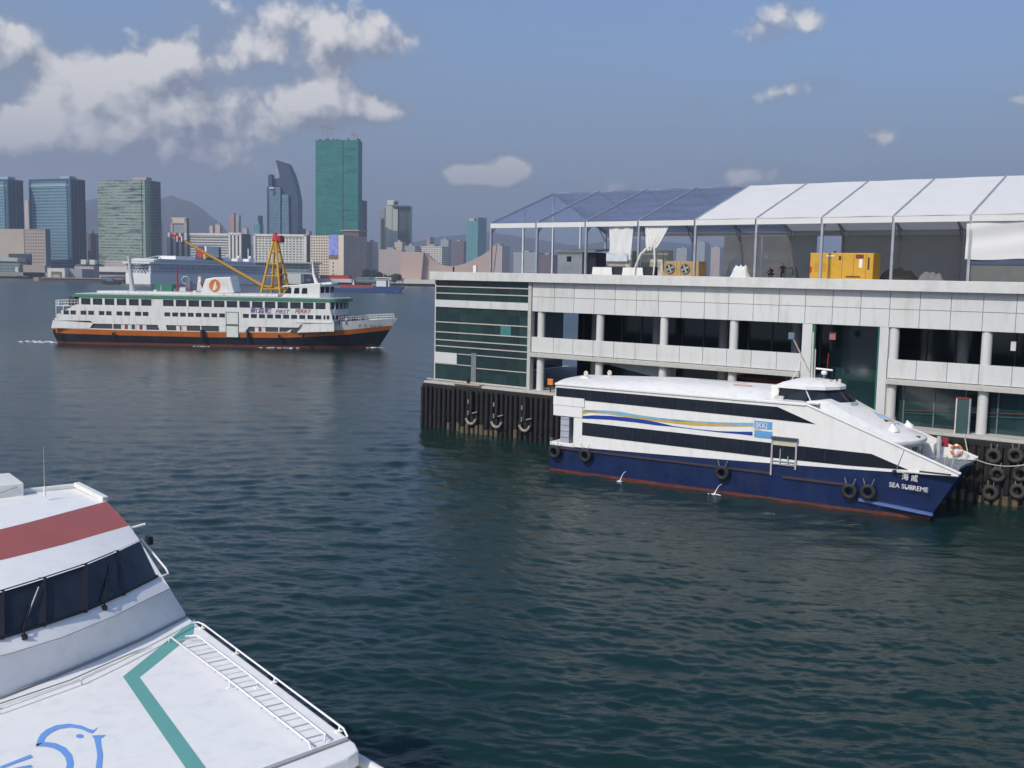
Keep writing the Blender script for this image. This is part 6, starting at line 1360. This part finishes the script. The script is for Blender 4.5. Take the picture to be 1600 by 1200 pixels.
# ------------------------------------------------------------------ cruise ship at the far terminal
def cruise():
    al = radians(25); Pb = at(235, 444, 0); o = empty('cruise_ship', (Pb.x, Pb.y, 0), -al, 'large white cruise ship moored stern on at the far terminal', 'cruise ship')
    Wd = 34; Ln = 240; wp_ = mat('cruise_white', (0.80, 0.80, 0.78), .4, var=.03, vs=.05)
    win = facade('cruise_side_windows', (0.55, 0.57, 0.60), (0.10, 0.13, 0.17), 4, 3.2, .5, .4, var=.4)
    # local x to the right along the stern, y along the ship
    MB().slab([(-Wd, 0), (-Wd*.5, -3), (0, 0), (.5, Ln*.8), (-Wd*.5, Ln), (-Wd-.5, Ln*.8)], -1, 11).build('hull', wp_, o)
    MB().slab([(-Wd, 1), (-Wd*.5, -1.5), (0, 1), (0, Ln*.78), (-Wd*.5, Ln*.9), (-Wd, Ln*.78)], 11, 21).build('superstructure', win, o)
    MB().box(-Wd-2, 1.5, -2, Ln*.76, 21, 22.6).build('promenade_deck', wp_, o); MB().box(-Wd+2, -1, 6, Ln*.7, 22.6, 25.5).build('upper_deck', win, o); MB().box(-Wd+1, 0, 10, Ln*.68, 25.5, 26.3).build('deck_edge', wp_, o)
    for i in range(7): MB().box(-Wd+4+4*i, -Wd+6+4*i, -1.9, 0.2, 15.2, 16.6).build('stern_window', blackw, o); MB().box(-Wd+4+4*i, -Wd+6.6+4*i, -1.9, 0.2, 18, 19.4).build('stern_window', blackw, o)
    for i in range(6): MB().box(-Wd+7+4*i, -Wd+8+4*i, -2.6, 0, 11.8, 13.2).build('stern_window', mat('gold_letters', (0.5, 0.42, 0.25), .5), o)
    MB().box(-Wd*.8, -3, 40, 70, 26.3, 30).build('aft_house', wp_, o)
    MB().prism([(-24, 26), (-8, 26), (-9, 42), (-20, 42)], 92, 118).build('funnel', mat('funnel_navy', (0.03, 0.04, 0.10), .4), o); MB().disc((-15, 91.5, 35), 5.5, 20, th=.4).build('funnel_emblem', redp, o)
    MB().prism([(-7, 30), (-5, 30), (-5.5, 42), (-8, 42)], 90, 110).build('funnel_wing', wp_, o); MB().box(-8, -5, 88, 90, 28, 36).build('yellow_vent', yellow, o)
    MB().tube([(-Wd+4, 20, 26), (-Wd*.5, 30, 29.5), (-4, 20, 26)], .6, 6).build('pool_arch', steel, o)
    for y in (120, 140, 160): MB().box(-Wd*.6, -4, y, y+10, 26.3, 29.5).build('deck_house', wp_, o); MB().ball((-6, y+5, 31), 2, 8, 6).build('radar_dome', wp_, o, True)
    MB().tube([(-Wd*.5, 175, 26), (-Wd*.5, 175, 42)], .6, 6).build('fore_mast', wp_, o)
    b = MB()
    for i in range(20): MB().box(.3, 2.0, 14+8*i, 20+8*i, 17, 19.2).build('lifeboat', mat('grey_lifeboat', (0.42, 0.45, 0.5), .5), o)
cruise()
# ------------------------------------------------------------------ cargo ship
def cargo():
    Y = 850; a = atY(508, 455, Y); o = empty('cargo_ship', (a.x, Y, 0), 0, 'blue hulled cargo ship with red hatches and white superstructure at its right end', 'cargo ship')
    f = lambda px, py: (atY(px, py, Y).x-a.x, atY(px, py, Y).z); L = f(630, 455)[0]
    bl_ = mat('cargo_blue_hull', (0.02, 0.06, 0.17), .5, var=.15); 
    MB().prism([(0, -.5), (L-4, -.5), (L, 4.8), (L-1, 5.2), (f(590, 1)[0], 5.0), (f(588, 1)[0], 3.6), (0, 3.2)], 0, 12).build('hull', bl_, o)
    MB().box(2, L*.55, 2, 10, 3.2, 5.4).build('green_hatch', mat('green_hatch', (0.12, 0.22, 0.16), .6), o); MB().box(f(531, 1)[0], f(586, 1)[0], 1.5, 10.5, 3.3, 5.9).build('red_hatch', mat('red_hatch', (0.36, 0.05, 0.05), .6), o)
    MB().box(f(590, 1)[0], f(611, 1)[0], 2, 10, 4.6, 10.5).build('superstructure', white, o); MB().box(f(589, 1)[0], f(613.5, 1)[0], 1.5, 10.5, 10.5, 12.6).build('bridge', white, o)
    MB().box(f(590, 1)[0], f(612, 1)[0], 1.4, 1.5, 11.0, 11.9).build('bridge_window', blackw, o); MB().box(f(606, 1)[0], f(609, 1)[0], 1.9, 2.0, 5, 10).build('dark_door', blackw, o)
    MB().tube([(f(601, 1)[0], 6, 12.6), (f(601, 1)[0], 6, 19)], .3, 6).build('mast', yellow, o); MB().prism([f(549, 445), f(552, 445), f(550.6, 435)], 5, 6).build('fore_mast', white, o); MB().box(f(582, 1)[0], f(590, 1)[0], 3, 9, 4, 7).build('winch_house', gw_, o)
cargo()
# ------------------------------------------------------------------ work boats behind the ferry
def workboats():
    Y = 520; a = atY(255, 445, Y); o = empty('work_boat', (a.x, Y, 0), 0, 'red work boat with tall red posts beyond the ferry roof', 'work boat')
    f = lambda px, py: (atY(px, py, Y).x-a.x, atY(px, py, Y).z)
    MB().prism([(-2, 0), (f(332, 1)[0], 0), (f(333, 1)[0], 5.2), (f(300, 1)[0], 3.8), (f(285, 1)[0], 7.2), (f(262, 1)[0], 7.0), (f(248, 1)[0], 6.2)], 0, 8).build('hull', redp, o)
    for px, yt, m_ in ((268, 420, redp), (309, 437, orange), (333, 444, orange)): MB().box(f(px-.8, 1)[0], f(px+.8, 1)[0], 2, 3, 0, f(px, yt)[1]).build('post', m_, o)
    MB().box(f(302, 1)[0], f(306.5, 1)[0], 2, 6, 3, f(304, 432)[1]).build('white_tower', white, o); MB().box(f(283, 1)[0], f(290, 1)[0], 1, 5, 5, 10).build('winch', greypaint, o); MB().prism([f(307, 455), f(316, 455), f(312, 440), f(308, 440)], .5, 5).build('deck_house', white, o)
    MB().torus((f(288, 440)[0], 2, f(288, 438)[1]), (0, 1, 0), 1.9, .35, 16, 6).build('reel', steel, o, True)
    Y2 = 420; a = atY(241, 452, Y2); o = empty('container_barge', (a.x, Y2, 0), 0, 'green container barge with a small white cabin just behind the ferry roof', 'barge')
    g2 = lambda px: atY(px, 452, Y2).x-a.x
    MB().box(0, g2(292), 0, 9, -.5, 2.5).build('hull', black, o); MB().box(g2(242), g2(268), .5, 6, 2.5, 9.6).build('container', mat('container_green', (0.04, 0.24, 0.13), .5), o); MB().box(g2(250.4), g2(251.2), .4, .5, 2.6, 9.2).build('container_seam', white, o)
    MB().prism([(g2(274), 2.5), (g2(291), 2.5), (g2(288), 8.6), (g2(280), 8.6)], 1, 6).build('cabin', white, o); MB().box(g2(268.5), g2(273.5), 1, 5, 2.5, 8.0).build('gear_box', gw_, o)
workboats()
def crane_barge():
    Y = 300; a = atY(430, 500, Y); o = empty('crane_barge', (a.x, Y, 0), 0, 'crane barge with a yellow lattice tower topped in red and a long sloping boom', 'crane barge')
    f = lambda px, py, d=0: (atY(px, py, Y+d).x-a.x, d, atY(px, py, Y+d).z)
    MB().box(-24, 16, -6, 14, -1, 2.2).build('pontoon', darkhull, o, bevel=.1); MB().box(-3, 7, 2, 9, 2.2, 8).build('machine_house', yellow, o)
    top = Vector(f(429, 366, 5)); tr = Vector(f(431, 366, 5)); zb = f(430, 456)[2]
    legs = [(Vector(f(407, 462, 0)), Vector(f(427, 377, 3))), (Vector(f(438, 462, 0)), Vector(f(431, 377, 3))), (Vector(f(424, 460, 12)), Vector(f(430, 377, 7))), (Vector(f(452, 455, 12)), Vector(f(433.5, 377, 7)))]
    for p, q in legs: MB().tube([p+Vector((0, 0, -6)), p, q], .36, 8).build('tower_leg', yellow, o, True)
    for k in (.12, .36, .58, .80):
        c = [p.lerp(q, k) for p, q in legs]
        for i, j in ((0, 1), (2, 3), (0, 2), (1, 3)): MB().tube([c[i], c[j]], .22, 6).build('tower_brace', yellow, o)
    for k0, k1 in ((.12, .36), (.36, .58)):
        MB().tube([legs[2][0].lerp(legs[2][1], k0), legs[3][0].lerp(legs[3][1], k1)], .15, 6).build('tower_brace', yellow, o)
        MB().tube([legs[3][0].lerp(legs[3][1], k0), legs[2][0].lerp(legs[2][1], k1)], .15, 6).build('tower_brace', yellow, o)
    for p, q in legs: MB().tube([q, q.lerp(Vector(f(429.5, 362, 5)), .85)], [.48, .5], 8).build('red_tower_head', redp, o)
    MB().box(f(425.5, 1)[0], f(434.5, 1)[0], 2.5, 7.5, f(430, 378)[2], f(430, 367)[2]).build('red_head_box', redp, o, bevel=.3)
    for dx in (-.5, .9): MB().tube([Vector(f(444, 452, 4))+Vector((0, dx, 0)), Vector(f(410, 447, 4))+Vector((0, dx, 0)), Vector(f(283, 374, 4))+Vector((0, dx*.5, 0))], [.5, .48, .3], 8).build('boom_chord', mat('ochre_boom_paint', (0.50, 0.27, 0.03), .5, var=.15), o, True)
    b = Vector(f(410, 447, 4)); e = Vector(f(283, 374, 4))
    for k in range(14): q = b.lerp(e, k/14); MB().tube([q+Vector((0, -.5+.02*k, 0)), b.lerp(e, (k+.7)/14)+Vector((0, .9-.03*k, .1))], .14, 5).build('boom_lacing', mat('rusty_red_paint', (0.38, 0.12, 0.05), .6), o)
    MB().tube([e, Vector(f(276, 369, 4)), Vector(f(266, 366.5, 4))], [.35, .5, .3], 8).build('boom_head', redp, o, True)
    for px in (284, 277): MB().tube([Vector(f(px, 369, 3)), Vector(f(px, 378, 3))], .22, 6).build('hoist_block', white, o)
    MB().bar(f(441, 455, 2), f(452, 456, 2), 2, .8).build('catwalk', yellow, o); MB().tube([f(437, 420, 6), f(437, 448, 6)], .8, 8).build('red_hoist', redp, o)
crane_barge()
for px, py, lab in ((166, 438, 'small dark boat at the end of the finger pier near the cruise ship'),):
    p = at(px+8, 444, 0); o = empty('small_boat', p, 0, lab, 'boat')
    MB().prism([(-7, 0), (8, 0), (9, 3), (-8, 3)], -3, 3).build('hull', darkhull, o); MB().box(-4, 2, -2, 2, 3, 6).build('cabin', mat('blue_grey_lamp', (0.12, 0.18, 0.24), 0.4), o)

# ------------------------------------------------------------------ haze
def haze():
    m = bpy.data.materials.new('harbour_haze'); m.use_nodes = True; n = m.node_tree; n.nodes.remove(n.nodes['Principled BSDF'])
    v = n.nodes.new('ShaderNodeVolumePrincipled'); v.inputs['Color'].default_value = (0.72, 0.80, 0.95, 1); v.inputs['Density'].default_value = HAZE; v.inputs['Anisotropy'].default_value = 0.2
    n.links.new(v.outputs[0], n.nodes['Material Output'].inputs['Volume'])
    o = MB().box(-9500, 9500, -9500, 9500, -3, 640).build('haze', m); tag(o, kind='stuff')
HAZE = 0.00020
haze()
